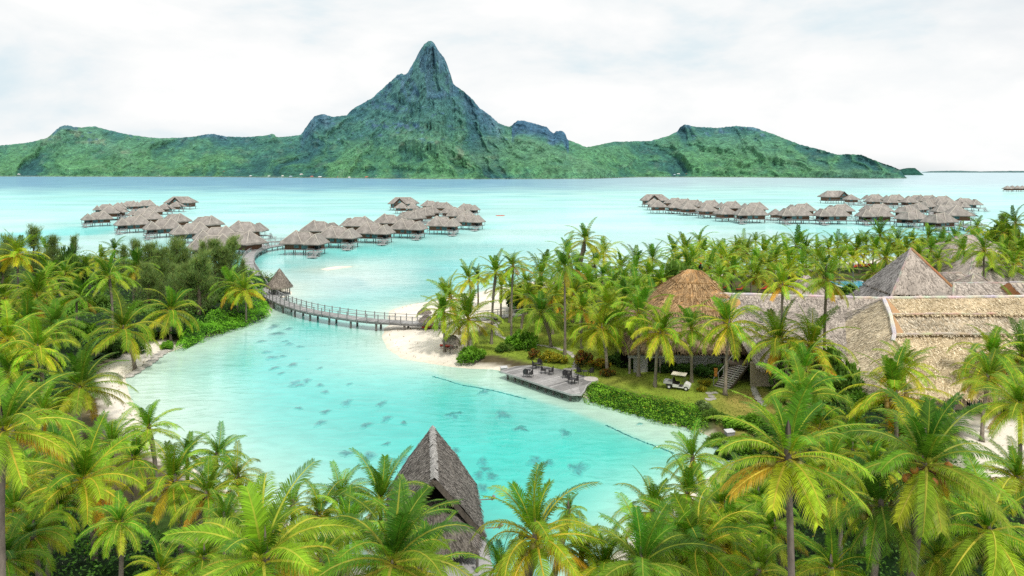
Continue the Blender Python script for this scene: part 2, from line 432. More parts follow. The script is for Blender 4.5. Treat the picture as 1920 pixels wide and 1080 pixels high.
# ------------------------------------------------------------------ water sheet
def grid_obj(name, X, Y, Z, C, m, mask=None, smooth=True):
    nr, nc = X.shape
    idx = np.arange(nr * nc).reshape(nr, nc)
    q = np.stack([idx[:-1, :-1], idx[:-1, 1:], idx[1:, 1:], idx[1:, :-1]], -1).reshape(-1, 4)
    if mask is not None: q = q[mask.reshape(-1)]
    V = np.stack([X, Y, Z], -1).reshape(-1, 3); C = C.reshape(-1, 3)
    used = np.unique(q); rm = np.full(len(V), -1); rm[used] = np.arange(len(used))
    V = V[used]; C = C[used]; q = rm[q]
    me = bpy.data.meshes.new(name)
    me.vertices.add(len(V)); me.vertices.foreach_set("co", V.astype(np.float32).ravel())
    me.loops.add(len(q) * 4); me.loops.foreach_set("vertex_index", q.astype(np.int32).ravel())
    me.polygons.add(len(q)); me.polygons.foreach_set("loop_start", np.arange(0, len(q) * 4, 4, dtype=np.int32))
    me.polygons.foreach_set("use_smooth", [smooth] * len(q))
    me.update(calc_edges=True)
    ca = me.color_attributes.new("Col", 'FLOAT_COLOR', 'POINT')
    arr = np.ones((len(V), 4), np.float32); arr[:, :3] = C
    ca.data.foreach_set("color", arr.ravel())
    me.materials.append(m)
    return link(name, me)

ys = np.concatenate([np.geomspace(34, 420, 430), np.geomspace(425, 6000, 150), np.geomspace(7000, 90000, 14)])
us = np.linspace(-1.15, 1.15, 330)
U, Yg = np.meshgrid(us, ys)
Xg = U * Yg
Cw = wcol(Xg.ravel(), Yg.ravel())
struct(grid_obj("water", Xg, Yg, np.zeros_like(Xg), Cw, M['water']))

# ------------------------------------------------------------------ ground: soil, lawn and beach pieces of one terrain
gx = np.arange(-200, 262, 1.0); gy = np.arange(20, 300, 1.0)
GX, GY = np.meshgrid(gx, gy)
P = np.stack([GX.ravel(), GY.ravel()], 1)
sd = land_sd(P); H = land_h(P)
soil = np.array([0.105, 0.085, 0.045]); green = np.array([0.055, 0.10, 0.02]); sandc = np.array([0.80, 0.735, 0.63]); lawnc = np.array([0.22, 0.30, 0.035])
dry = np.array([0.33, 0.27, 0.07])
n = fbm(P[:, 0] * .12, P[:, 1] * .12, 41, 4); n2 = fbm(P[:, 0] * .4, P[:, 1] * .4, 51, 3)
Cg = lerp(np.broadcast_to(soil, (len(P), 3)), green, sstep(.4, .6, n))
sl = sdf(P, LAWN); sb = sdf(P, BEACH); sy = sdf(P, SANDYARD); slb = sdf(P, LEFTBEACH)
lw = sstep(-.6, .6, sl + (n2 - .5) * 1.2)
drym = sstep(-3, 3, sdf(P, [tuple(at(x, y, 1)[:2]) for x, y in [(1340, 740), (1440, 735), (1470, 800), (1380, 815)]])) * .8 + sstep(.55, .75, n) * .45
Cg = lerp(Cg, lerp(np.broadcast_to(lawnc, (len(P), 3)), dry, np.clip(drym, 0, 1)), lw)
northshore = sstep(13, 8, sd) * (P[:, 1] > 118) * (P[:, 0] > -10)
sandm = np.maximum.reduce([sstep(-1, 1, sb + (n2 - .5) * 2) * (lw < .5), sstep(-1, 1.5, sy + (n2 - .5) * 4), sstep(-1, 1, slb + (n2 - .5) * 3), northshore * 1.0,
                           sstep(2.2, .8, sd) * ((P[:, 0] < 19) | (P[:, 1] > 95)), sstep(-1, 0, sdf(P, SANDBAR))])
sandm = sandm * np.where((sy > -1) | (sb > -2), 1, sstep(.25, .5, n + .2))
Cg = lerp(Cg, sandc * (0.93 + 0.14 * n2)[:, None], np.clip(sandm, 0, 1))
wet = sstep(1.1, .1, sd) * (sd > -4)
Cg = lerp(Cg, np.array([0.66, 0.60, 0.47]), wet * .75)
GZ = H.reshape(GX.shape); Cgr = Cg.reshape(GX.shape + (3,))
def fm(a): 
    a = a.reshape(GX.shape); return (a[:-1, :-1] + a[:-1, 1:] + a[1:, :-1] + a[1:, 1:]) / 4
above = fm((sd > -2.5) * 1.0) > 0
isl = fm(lw) > .5; iss = (fm(sandm) > .5) & ~isl
struct(grid_obj("ground", GX, GY, GZ, Cgr, M['ground'], above & ~isl & ~iss))
struct(grid_obj("lawn", GX, GY, GZ, Cgr, M['grass'], above & isl))
struct(grid_obj("beach", GX, GY, GZ, Cgr, M['sand'], above & iss))

# ================================================================== mountain island
SKY = [(-420, 292), (-200, 284), (-60, 277), (0, 273), (30, 270), (60, 266), (90, 258), (105, 243), (115, 236), (128, 235), (140, 238), (155, 239), (165, 237), (178, 237), (200, 243),
       (230, 250), (265, 256), (300, 259), (340, 258), (365, 256), (385, 252), (400, 251), (415, 254), (425, 256), (460, 257), (500, 254), (508, 251), (514, 251),
       (518, 257), (540, 256), (563, 253), (568, 247), (580, 229), (590, 218), (600, 214), (610, 215), (625, 219), (650, 216), (660, 205), (700, 182), (715, 168),
       (735, 150), (745, 140), (753, 138), (760, 140), (765, 136), (768, 130), (778, 113), (785, 98), (795, 83), (803, 77), (808, 76), (815, 82), (822, 95), (833, 108),
       (838, 120), (845, 140), (850, 157), (860, 165), (870, 172), (885, 185), (900, 203), (920, 217), (935, 231), (940, 233), (955, 238), (963, 232), (970, 226),
       (980, 226), (1000, 231), (1025, 238), (1032, 246), (1038, 250), (1042, 246), (1055, 245), (1061, 253), (1063, 261), (1080, 268), (1100, 276), (1130, 270),
       (1150, 266), (1180, 265), (1220, 264), (1250, 256), (1270, 247), (1275, 238), (1285, 233), (1300, 237), (1330, 239), (1345, 240), (1360, 238), (1380, 236),
       (1400, 238), (1410, 238), (1420, 241), (1460, 255), (1500, 271), (1540, 281), (1570, 290), (1590, 289), (1615, 290), (1630, 297), (1670, 311), (1690, 319), (1697, 331), (1700, 334)]
sx = np.array([p[0] for p in SKY], float); sy_ = np.array([p[1] for p in SKY], float)
pxs = np.concatenate([np.linspace(-420, 540, 380), np.linspace(541, 1080, 420), np.linspace(1082, 1700, 330)])
prof = HOR - np.interp(pxs, sx, sy_)
# broad lower body under the crags
ker = np.exp(-np.linspace(-2, 2, 121) ** 2); ker /= ker.sum()
px_u = np.arange(-600, 1900, 2.0); pu = HOR - np.interp(px_u, sx, sy_)
low = np.array([pu[max(0, i - 45):i + 46].min() for i in range(len(pu))])
low = np.convolve(np.pad(low, 60, mode='edge'), ker, 'valid')
body = np.minimum(np.interp(pxs, px_u, low), prof); body = np.minimum(body * 1.04 + 3, prof)
shore = np.interp(pxs, [-420, 0, 400, 620, 800, 960, 1100, 1200, 1350, 1500, 1640, 1700], [330.5, 331, 332, 334, 336, 336, 335.5, 332.5, 332.5, 333.5, 335, 334.6])
Ysh = CAM_H * FPX / (shore - HOR)
spur_px = [600, 700, 800, 880, 940, 1010, 1060, 1110, 1150, 1165]; spur_py = [300, 290, 285, 268, 258, 266, 285, 304, 323, 336]
spur = HOR - np.interp(pxs, spur_px, spur_py, left=345, right=345)
spur2 = HOR - np.interp(pxs, [1470, 1530, 1600, 1660, 1690, 1698], [334, 321, 318, 322, 331, 336], left=345, right=345)
spur3 = HOR - np.interp(pxs, [-100, 20, 90, 160, 240, 330], [315, 300, 277, 285, 312, 336], left=345, right=345)
depth = np.interp(pxs, [-420, 500, 700, 900, 1080, 1200, 1560, 1690, 1700], [900, 950, 1250, 1250, 900, 850, 700, 200, 120])
shr = HOR - shore                                             # negative: the waterline lies under the eye level
hs_ = np.concatenate([np.linspace(0, 1, 190), [1.0]])
Hh, PXm = np.meshgrid(hs_, pxs, indexing='ij')
base = shr[None, :]; span_ = (prof - shr)[None, :]
jag = (fbm(PXm / 2.6, Hh * 3, 33, 3) - .5) * 2.2 * sstep(.985, 1.0, Hh) * (PXm < 1685)
V_ = base + span_ * Hh + jag                                      # apparent height over the horizon
low_ = np.minimum(V_, 120)
T = (V_ - base) / np.maximum(246.0, 1) 
T = np.clip(.95 * (Hh ** .9) * (.55 + .45 * np.clip(span_ / 100, 0, 1)), 0, 1)
# relief pushed toward and away from the eye: spurs fanning down from the crest, gullies between them, ledges and crags
ang = np.arctan2(PXm - 808, 268 - V_)
wrp = (fbm(PXm / 60, V_ / 40, 44, 4) - .5)
fan = ridged(ang * 5.2 + wrp * 1.6, V_ / 260 + wrp, 5, 4)
side = ridged(PXm / 78 + V_ / 130 * np.sign(PXm - 808) + wrp * 1.5, V_ / 160 + .3, 15, 4)
cw_ = sstep(420, 250, np.abs(PXm - 808))
R_ = fan * cw_ + side * (1 - cw_)
n2m = fbm(PXm / 26, V_ / 13, 9, 4); n3m = fbm(PXm / 7, V_ / 4.5, 13, 3); nv = fbm(PXm / 5.0, V_ / 34, 61, 4)
led = ridged(PXm / 150 + 3, V_ / 24 + wrp * 2.2, 27, 3)
spx = np.array([880, 930, 960, 990, 1010, 1060, 1110, 1150, 1165.]); spv = HOR - np.array([262, 256, 258, 262, 266, 285, 304, 323, 336.])
crest = np.interp(PXm, spx, spv, left=-30, right=-30)
front = sstep(5, -4, V_ - crest - (n2m - .5) * 8) * sstep(870, 930, PXm) * sstep(1168, 1150, PXm)
spur2 = np.interp(PXm, [700, 760, 800, 850, 900, 940, 1000], HOR - np.array([300, 262, 266, 285, 300, 312, 330]), left=-30, right=-30)
front2 = np.exp(-((V_ - spur2) / 12) ** 2) * sstep(720, 770, PXm) * sstep(960, 900, PXm)
spur3 = np.interp(PXm, [60, 115, 190, 230, 270], HOR - np.array([262, 242, 262, 290, 325]), left=-30, right=-30)
front3 = np.exp(-((V_ - spur3) / 14) ** 2) * sstep(50, 110, PXm) * sstep(275, 230, PXm)
spur4 = np.interp(PXm, [1330, 1370, 1430, 1480, 1560, 1650], HOR - np.array([244, 262, 285, 300, 320, 330]), left=-30, right=-30)
front4 = np.exp(-((V_ - spur4) / 12) ** 2) * sstep(1330, 1370, PXm) * sstep(1660, 1600, PXm)
foot = np.interp(PXm, [1470, 1530, 1600, 1660, 1690, 1698], HOR - np.array([334, 321, 317, 321, 330, 336]), left=-30, right=-30)
front5 = sstep(2, -2, V_ - foot - (n3m - .5) * 3) * (PXm > 1475)
env = sstep(0, .12, Hh) * (1 - .8 * sstep(.9, 1.0, Hh))
Ym = Ysh[None, :] + depth[None, :] * T - env * ((R_ - .4) * 380 * (.4 + .6 * np.clip(span_ / 110, 0, 1)) + (n2m - .5) * 80 + (led - .4) * 34 * cw_ + (n3m - .5) * 24) \
     - front * 170 - (front2 + front3 + front4) * 60 - front5 * 80
crag_zone = np.clip(sstep(150, 172, V_ + (n2m - .5) * 40) * (np.abs(PXm - 808) < 80), 0, 1)
Ym = Ym - crag_zone * (ridged(PXm / 22, V_ / 120, 81, 3) - .4) * 120 - crag_zone * (ridged(PXm / 9, V_ / 90, 82, 3) - .4) * 50 * env
Ym = np.maximum(Ym, Ysh[None, :]) + V_ * .6
Ym = np.maximum.accumulate(Ym, axis=0)                # cliffs, but no overhangs
Um = (PXm - 960) / FPX; Xm = Um * Ym; Zm = CAM_H + V_ * Ym / FPX
Zm[0] = -3
Xm[-1] *= 1.35; Ym[-1] *= 1.35; Zm[-1] = -3             # the far side falls away behind the crest
shoulder = sstep(852, 872, PXm) * sstep(948, 930, PXm) * sstep(-48, -8, V_ - prof[None, :])
knobs = ((PXm > 960) & (PXm < 1066)) * sstep(-30, -12, V_ - prof[None, :] + (n2m - .5) * 16)
lknob = sstep(560, 572, PXm) * sstep(632, 612, PXm) * sstep(-36, -16, V_ - prof[None, :] + (n2m - .5) * 14)
band1 = np.exp(-((V_ - 122 + (PXm - 730) * .12) / 8) ** 2) * sstep(670, 695, PXm) * sstep(782, 760, PXm)
band2 = np.exp(-((V_ - 86 + (PXm - 740) * .05) / 7) ** 2) * sstep(680, 700, PXm) * sstep(800, 780, PXm)
lhill = sstep(-9, -3, V_ - prof[None, :]) * ((np.abs(PXm - 122) < 24) | (np.abs(PXm - 400) < 26) | (np.abs(PXm - 1282) < 14) | (np.abs(PXm - 1412) < 12))
tower = sstep(120, 150, V_ + (n2m - .5) * 80) * (np.abs(PXm - 800) < 90)
rock = np.maximum.reduce([tower * (.55 + .8 * (n3m - .3)), shoulder * (.4 + 1.0 * (n3m - .2)), knobs * 1.0, lknob * (.5 + .6 * n3m), (band1 + band2) * sstep(.42, .58, n3m) * 1.2, lhill * .7,
                          sstep(.66, .78, fbm(PXm / 13, V_ / 6, 71, 4)) * sstep(40, 70, V_) * .8])
moss = tower * sstep(.50, .66, fbm(PXm / 12, V_ / 22, 88, 3) + .16 * sstep(806, 776, PXm) + .14 * sstep(222, 240, V_) - .12 * (np.abs(PXm - 812) < 6))
rock = np.clip(rock - moss * .75, 0, 1)
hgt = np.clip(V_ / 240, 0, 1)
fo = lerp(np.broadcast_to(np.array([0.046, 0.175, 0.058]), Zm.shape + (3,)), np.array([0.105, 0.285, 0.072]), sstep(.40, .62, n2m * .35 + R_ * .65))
fo = lerp(fo, np.array([0.013, 0.082, 0.066]), sstep(.46, .24, R_ * .8 + n2m * .2) * .9)  # gullies darkened and spurs lightened in the colour to shade the relief
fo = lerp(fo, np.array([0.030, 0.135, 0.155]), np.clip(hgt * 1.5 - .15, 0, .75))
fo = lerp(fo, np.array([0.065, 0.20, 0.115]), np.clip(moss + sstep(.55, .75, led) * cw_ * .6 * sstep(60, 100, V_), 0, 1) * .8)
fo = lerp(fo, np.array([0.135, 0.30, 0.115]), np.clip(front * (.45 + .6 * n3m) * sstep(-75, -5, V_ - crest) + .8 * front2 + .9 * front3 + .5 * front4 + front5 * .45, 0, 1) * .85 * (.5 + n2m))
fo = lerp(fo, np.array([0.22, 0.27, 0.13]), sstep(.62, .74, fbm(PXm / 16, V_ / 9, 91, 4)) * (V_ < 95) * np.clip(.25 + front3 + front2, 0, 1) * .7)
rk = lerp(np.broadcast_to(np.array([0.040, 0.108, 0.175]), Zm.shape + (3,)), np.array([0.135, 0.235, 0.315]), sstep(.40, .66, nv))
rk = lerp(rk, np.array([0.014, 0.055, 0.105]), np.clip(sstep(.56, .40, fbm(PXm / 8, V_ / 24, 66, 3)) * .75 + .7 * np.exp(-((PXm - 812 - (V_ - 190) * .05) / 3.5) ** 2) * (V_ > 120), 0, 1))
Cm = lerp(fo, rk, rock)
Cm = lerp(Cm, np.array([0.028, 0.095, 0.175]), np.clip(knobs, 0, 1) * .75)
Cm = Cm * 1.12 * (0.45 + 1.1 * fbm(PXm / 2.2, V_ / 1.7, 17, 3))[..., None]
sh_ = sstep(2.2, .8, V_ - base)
Cm = lerp(Cm * 1.12, np.array([0.145, 0.27, 0.36]), .27 + .27 * hgt)     # aerial haze painted into the slope colour, stronger with height
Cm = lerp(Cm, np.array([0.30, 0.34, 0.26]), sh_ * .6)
M['mount'] = mat("forested_slope", (1, 1, 1), 1.0, 0.0, 0.06, 0.52, 5, 1.0, 11.0, nscale2=0.014)
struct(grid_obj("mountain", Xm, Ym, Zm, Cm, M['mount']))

# a small headland beyond the point and the low reef islet on the horizon
def low_islet(name, p0, p1, top, shore_py, Y, seed, col):
    u = np.linspace(p0, p1, 90); t = np.linspace(0, 1, 9)
    Tt, PU = np.meshgrid(t, u, indexing='ij')
    hh = np.interp(PU, [a for a, b in top], [HOR - b for a, b in top]) + (fbm(PU / 3, Tt * 3, seed, 3) - .5) * .9
    s0 = HOR - shore_py
    prof2 = s0 + (hh - s0) * np.sin(PI * np.clip(Tt * .5 + .02, 0, 1))
    prof2 = np.where(Tt == 0, s0 - .3, prof2)
    YY = Y * (1 + Tt * .05); ZZ = CAM_H + prof2 * YY / FPX
    CC = np.array(col) * (0.7 + .6 * fbm(PU / 2, Tt * 9, seed + 3, 3))[..., None]
    struct(grid_obj(name, (PU - 960) / FPX * YY, YY, np.maximum(ZZ, -3), CC, M['mount']))
low_islet("headland", 1672, 1732, [(1672, 322), (1690, 317), (1702, 315), (1716, 315), (1722, 320), (1732, 328)], 328.6, 4870, 2, (0.035, 0.115, 0.09))
low_islet("reef_islet", 1728, 2010, [(1728, 323), (1745, 321), (1790, 320), (1840, 321.4), (1900, 320.4), (2010, 321)], 323.6, 14000, 4, (0.11, 0.2, 0.2))
# ================================================================== palms
UPZ = Vector((0, 0, 1))
def make_crown(seed, nfr, nl, width, L=4.3, skirt=True, wind=0.0, upright=1.0, yellow=1.0, old=True):
    r = random.Random(seed); mb = MB()
    for i in range(nfr):
        a = i / (nfr - 1)                      # 0 youngest, 1 oldest
        az = i * 2.39996 + r.uniform(-.25, .25)
        el = math.radians(88 - 118 * a ** 0.9 * (1.0 if old else .8) + r.uniform(-8, 8)) if a > .12 else math.radians(r.uniform(72, 88))
        el = el if el > 0 else el * .8
        droop = math.radians((34 + 55 * math.sin(PI * min(1, a * 1.15)) + r.uniform(-10, 16)) / upright)
        Lf = L * (0.82 + .3 * math.sin(PI * min(1, .2 + a * .8))) * r.uniform(.9, 1.08)
        if a < .06: Lf *= .75
        ns = 9
        hd = Vector((math.cos(az), math.sin(az), 0)); side = Vector((-math.sin(az), math.cos(az), 0))
        p = Vector((0, 0, 0)) + hd * .10 + UPZ * (.25 - .45 * a)
        pts = [p.copy()]; tan = []
        tw = r.uniform(-.35, .35)
        for k in range(ns):
            s = (k + .5) / ns
            e = el - droop * s ** 1.35
            d = hd * math.cos(e) + UPZ * math.sin(e) + side * (tw * s * .35) + Vector((wind, wind * .2, 0)) * s * s
            d.normalize(); tan.append(d)
            p = p + d * (Lf / ns); pts.append(p.copy())
        tan.append(tan[-1])
        # colour by age
        g0 = (0.068, 0.20, 0.014); g1 = (0.275, 0.47, 0.026); y0 = (0.62, 0.50, 0.03); b0 = (0.55, 0.27, 0.03)
        def mixc(x, y, t): return tuple(x[q] * (1 - t) + y[q] * t for q in range(3))
        aa = a + r.uniform(-.12, .12)
        c = mixc(g0, g1, max(0, min(1, aa * 1.5 + r.uniform(-.35, .35))))
        if aa > .74: c = mixc(c, y0, min(1, (aa - .74) / .3) * min(1, yellow) * .8)
        if aa > .95 and yellow > .5: c = mixc(c, b0, .55)
        c = tuple(q * r.uniform(.85, 1.15) for q in c)
        rc = mixc((0.36, 0.44, 0.05), (0.60, 0.50, 0.07), a)
        # midrib
        vs = []; cs = []; fs = []
        for k, q in enumerate(pts):
            w = .075 * (1 - k / (ns + .6)) + .012
            t = tan[min(k, ns)]
            sd_ = t.cross(UPZ); sd_ = sd_.normalized() if sd_.length > .05 else side
            up = sd_.cross(t)
            vs += [q - sd_ * w, q + up * w * .9, q + sd_ * w]; cs += [rc] * 3
        for k in range(ns):
            b = k * 3
            fs += [(b, b + 1, b + 4, b + 3), (b + 1, b + 2, b + 5, b + 4)]
        mb.add(vs, fs, cs)
        # leaflets
        lw = width * r.uniform(.9, 1.1)
        for k in range(nl):
            s = .10 + .90 * (k + .5) / nl
            fi = s * ns; i0 = min(int(fi), ns - 1); f = fi - i0
            q = pts[i0] * (1 - f) + pts[i0 + 1] * f
            t = (tan[i0] * (1 - f) + tan[min(i0 + 1, ns)] * f).normalized()
            sd_ = t.cross(UPZ)
            sd_ = sd_.normalized() if sd_.length > .08 else side
            sd_ = (sd_ * .8 + side * (-.2 if sd_.dot(side) < 0 else .2)).normalized()
            up = sd_.cross(t).normalized()
            ll = (0.30 + .95 * math.sin(PI * (0.12 + .80 * s)) ** .8) * L / 4.3 * .76
            for sgn in (-1, 1):
                fwd = .42 + .62 * s + r.uniform(-.06, .07)
                d = (sd_ * sgn + t * fwd + up * r.uniform(.16, .30)).normalized()
                l = ll * r.uniform(.82, 1.1)
                dr = (.12 + .42 * a + r.uniform(0, .14))
                m1 = q + d * l * .52 - UPZ * (l * dr * .16)
                tip = q + d * l * .93 - UPZ * (l * dr)
                hw = t * (lw * .5)
                kq = r.uniform(.68, 1.25); cc = tuple(x * kq for x in c)
                tc_ = cc if r.random() > .10 + .25 * a else mixc(cc, (0.6, 0.5, 0.26), .7)
                mb.add([q - hw * .8, q + hw * .8, m1 + hw, m1 - hw, tip], [(0, 1, 2, 3), (3, 2, 4)],
                       [cc, cc, cc, cc, tc_])
    return mb

def make_trunk(seed, lean):
    r = random.Random(seed); mb = MB()
    n = 12; pts = []; rad = []; cs = []
    az = r.uniform(0, 2 * PI)
    for i in range(n + 1):
        t = i / n
        off = lean * (t ** 1.6) + .12 * math.sin(t * 5 + seed)* t
        pts.append((math.cos(az) * off, math.sin(az) * off, t))
        rad.append(.125 + .06 * (1 - t) + .13 * math.exp(-t * 18) + (.05 if i == n else 0)); k = r.uniform(.8, 1.15) * (1 if t < .8 else .8)
        cs.append((k, k * (1 - .05 * t), k * .95))
    mb.tube(pts, rad, 9, cs)
    return mb, Vector(pts[-1])

def make_nuts(seed):
    r = random.Random(seed); mb = MB()
    kind = r.choice([(0.42, 0.17, 0.03), (0.25, 0.22, 0.04), (0.30, 0.20, 0.04)])
    for i in range(13):
        az = r.uniform(0, 2 * PI); rr = r.uniform(.4, .75); z = r.uniform(-.5, .12)
        c = (math.cos(az) * rr, math.sin(az) * rr, z)
        k = r.uniform(.7, 1.2)
        mb.lathe([(.01, -.16), (.10, -.1), (.135, 0), (.11, .1), (.01, .17)], c, 8, tuple(q * k for q in kind))
        mb.beam((0, 0, -.05), c, .03, .03, (.2, .13, .05))
    return mb

def make_skirt(seed):
    r = random.Random(seed); mb = MB()
    for i in range(9):
        az = r.uniform(0, 2 * PI); L = r.uniform(1.2, 2.4)
        hd = Vector((math.cos(az), math.sin(az), 0)); sdv = Vector((-math.sin(az), math.cos(az), 0))
        p0 = hd * .16 + UPZ * -.1; p1 = hd * r.uniform(.3, .6) + UPZ * -L * .5; p2 = hd * r.uniform(.2, .5) + UPZ * -L
        k = r.uniform(.6, 1.2); c = (.12 * k, .075 * k, .035 * k)
        for q in range(14):
            t = q / 14; b = p0.lerp(p1, t * 2) if t < .5 else p1.lerp(p2, t * 2 - 1)
            for sgn in (-1, 1):
                d = (sdv * sgn * .5 - UPZ * 1.0 + hd * r.uniform(-.2, .4)).normalized() * r.uniform(.3, .7)
                mb.add([b, b + UPZ * .07, b + d], [(0, 1, 2)], c)
    return mb

pal_near, pal_mid, pal_far, trunks, nuts_m, skirt_m = [], [], [], [], [], []
def mesh_only(mb, name, m, smooth=False):
    o = mb.build(name, m, None, smooth=smooth); me = o.data; bpy.data.objects.remove(o); return me
for i in range(10):
    pal_near.append(mesh_only(make_crown(100 + i, [25, 23, 27, 24, 22, 26, 24, 25, 21, 28][i], 56, .062, wind=[0, .25, .1, -.15, .45, .05, -.25, .15, .6, .3][i], upright=[1, .9, 1.1, 1, .8, 1.2, 1, 1.05, .75, 1.1][i], yellow=[1, .5, 1.3, .8, .3, 1, .6, 1.4, .4, 1][i]), "crown", M['palm']))
for i in range(7):
    pal_mid.append(mesh_only(make_crown(200 + i, [24, 22, 25, 23, 21, 24, 22][i], 30, .105, wind=[0, .2, .1, -.15, .3, .05, -.1][i], upright=[1, .9, 1.15, 1, .85, 1.2, 1][i], yellow=[.8, .3, 1, .4, .2, 1, .5][i]), "crown", M['palm']))
for i in range(5):
    pal_far.append(mesh_only(make_crown(300 + i, [21, 20, 22, 20, 19][i], 20, .15, wind=[0, .2, .1, -.15, .3][i], upright=[1, .9, 1.15, 1, .85][i], yellow=[.5, .2, .7, .3, .1][i]), "crown", M['palm']))
yellow_crown = [mesh_only(make_crown(400 + i, 24, 26, .13, yellow=2.2, upright=1.0), "crown", M['palm']) for i in range(2)]
for i, ln in enumerate([.1, .6, 1.2, 2.0]):
    mb, top = make_trunk(20 + i, ln); trunks.append((mesh_only(mb, "trunk", M['trunk'], True), top))
for i in range(4): nuts_m.append(mesh_only(make_nuts(40 + i), "coconuts", M['nut'], True))
for i in range(3): skirt_m.append(mesh_only(make_skirt(60 + i), "dry_fronds", M['palm']))
CROWN_D = 7.4
PALMS = []
def palm(px, py, size, zone, base=None, kind=None, feat=None, nuts=None, yellow=False, seed=None, hmax=15.0):
    """crown centre at a photo pixel, its spread in pixels, and the pixel of the foot if it can be seen"""
    r = random.Random(seed if seed is not None else int(px * 7 + py * 13))
    D = 7.4; g = .9
    if base:
        Y = (CAM_H - g) * FPX / (base - HOR); H = CAM_H - (py - HOR) * Y / FPX - g; D = size * Y / FPX
    else:
        H = CAM_H - g - (py - HOR) * D / size
        Hc = min(max(H, 6.0), hmax)
        if Hc != H: D = (CAM_H - g - Hc) * size / (py - HOR)
        H = Hc; Y = D * FPX / size
    X = (px - 960) / FPX * Y
    if zone == 'belt': zone = 'belt west' if px < 1450 else ('belt mid' if px < 1700 else 'belt east')
    if zone == 'point': zone = 'point' if px < 1070 else 'garden'
    PALMS.append(dict(X=X, Y=Y, H=H, D=D, zone=zone, px=px, py=py, size=size, feat=feat, nuts=nuts, yellow=yellow, r=r, kind=kind))

# -- grove on the left island
for a in [(32, 480, 75), (88, 470, 48), (85, 527, 70), (188, 488, 48), (205, 520, 78, 640), (257, 503, 58, 583), (68, 557, 95), (143, 557, 82, 640), (230, 612, 108, 684),
          (320, 580, 90, 634), (437, 532, 72), (459, 537, 60), (50, 607, 100), (123, 515, 46), (10, 560, 80), (105, 612, 95), (14, 640, 110), (160, 505, 40), (215, 470, 38)]:
    palm(*a[:3], 'grove', base=a[3] if len(a) > 3 else None)
# -- large palms at the lower left
for a in [(70, 655, 130), (20, 705, 130), (151, 725, 195, 822), (8, 815, 290), (155, 908, 215), (211, 834, 140), (278, 800, 105), (327, 908, 185), (408, 850, 100), (443, 893, 115),
          (300, 1072, 110), (80, 775, 110), (420, 985, 150), (250, 860, 110), (350, 850, 90), (390, 930, 120), (100, 850, 120), (45, 900, 130), (380, 1050, 150), (480, 960, 120), (28, 965, 150), (62, 1010, 160), (8, 1055, 170), (225, 985, 120), (110, 960, 110)]:
    palm(*a[:3], 'lower left', base=a[3] if len(a) > 3 else None)
# -- palms in front of the steep pavilion
for a in [(493, 1058, 330), (549, 945, 100), (597, 965, 150), (712, 925, 200), (735, 1062, 330), (600, 1050, 190), (650, 990, 150), (520, 1000, 140), (640, 920, 110), (760, 1040, 130), (1090, 1040, 150), (940, 1070, 130), (752, 985, 215), (790, 1070, 190)]:
    palm(*a[:3], 'bottom centre')
palm(1006, 1006, 262, 'bottom centre', nuts=True)
palm(1068, 940, 62, 'bottom centre')
# -- lower right
for a in [(1203, 1062, 270), (1225, 960, 170), (1300, 850, 120), (1290, 925, 160), (1477, 866, 295), (1653, 957, 265), (1737, 880, 280), (1678, 746, 180), (1853, 712, 135),
          (1912, 765, 175), (1505, 745, 160), (1535, 805, 140), (1315, 1027, 235), (1449, 992, 150), (1852, 1005, 265), (1722, 810, 140), (1425, 1078, 150), (1130, 1065, 150),
          (1420, 935, 150), (1600, 850, 130), (1355, 945, 150), (1560, 1075, 170), (1390, 900, 120), (1575, 930, 150), (1800, 930, 150), (1640, 880, 130), (1250, 1030, 160), (1760, 1060, 170), (1905, 900, 150), (1560, 870, 130), (1690, 830, 120), (1900, 1060, 180), (1365, 1005, 150), (1600, 800, 110), (1770, 820, 110)]:
    palm(*a[:3], 'lower right', nuts=(a[0] in (1477, 1678, 1737, 1653, 1315)))
# -- beach and lawn point
for a in [(845, 560, 68), (878, 597, 92, 655), (880, 525, 50), (897, 520, 42), (930, 512, 56, 646), (962, 500, 62, 648), (1013, 518, 56), (1022, 495, 44),
          (1016, 588, 88, 653), (1060, 502, 72, 665), (1065, 475, 52), (1098, 452, 58, 570), (1131, 474, 52), (1162, 503, 60), (1107, 540, 78), (1127, 615, 112, 700),
          (1170, 532, 68), (1193, 497, 56), (1223, 487, 52), (1266, 462, 50), (1262, 502, 56), (1197, 590, 92, 708), (960, 545, 50), (1085, 515, 56), (1145, 545, 66), (1045, 545, 60), (985, 530, 50), (1115, 495, 50), (1215, 520, 60), (1240, 530, 60), (1035, 560, 66), (1075, 555, 70), (1090, 580, 74), (1140, 572, 72), (1170, 560, 72), (1195, 548, 66), (1225, 575, 74), (1160, 600, 80), (990, 560, 58), (1060, 530, 60), (1130, 520, 60), (1190, 520, 58), (1012, 545, 56), (1250, 590, 80), (1280, 520, 60), (940, 540, 48), (1080, 540, 60)]:
    palm(*a[:3], 'point', base=a[3] if len(a) > 3 else None)
palm(832, 582, 78, 'point', yellow=True); palm(1240, 625, 100, 'point', base=725, yellow=True)
# -- in front of the brown-thatched hall and by the stair
for a in [(1297, 620, 98, 718), (1368, 610, 105, 735), (1463, 640, 118), (1520, 652, 120), (1510, 695, 135)]:
    palm(*a[:3], 'hall', base=a[3] if len(a) > 3 else None)
palm(1468, 535, 74, 'hall', nuts=True, base=748); palm(1550, 528, 90, 'hall', base=748, yellow=True)
palm(1693, 690, 95, 'hall'); palm(1860, 672, 100, 'hall'); palm(1905, 610, 92, 'hall'); palm(1916, 670, 110, 'hall')
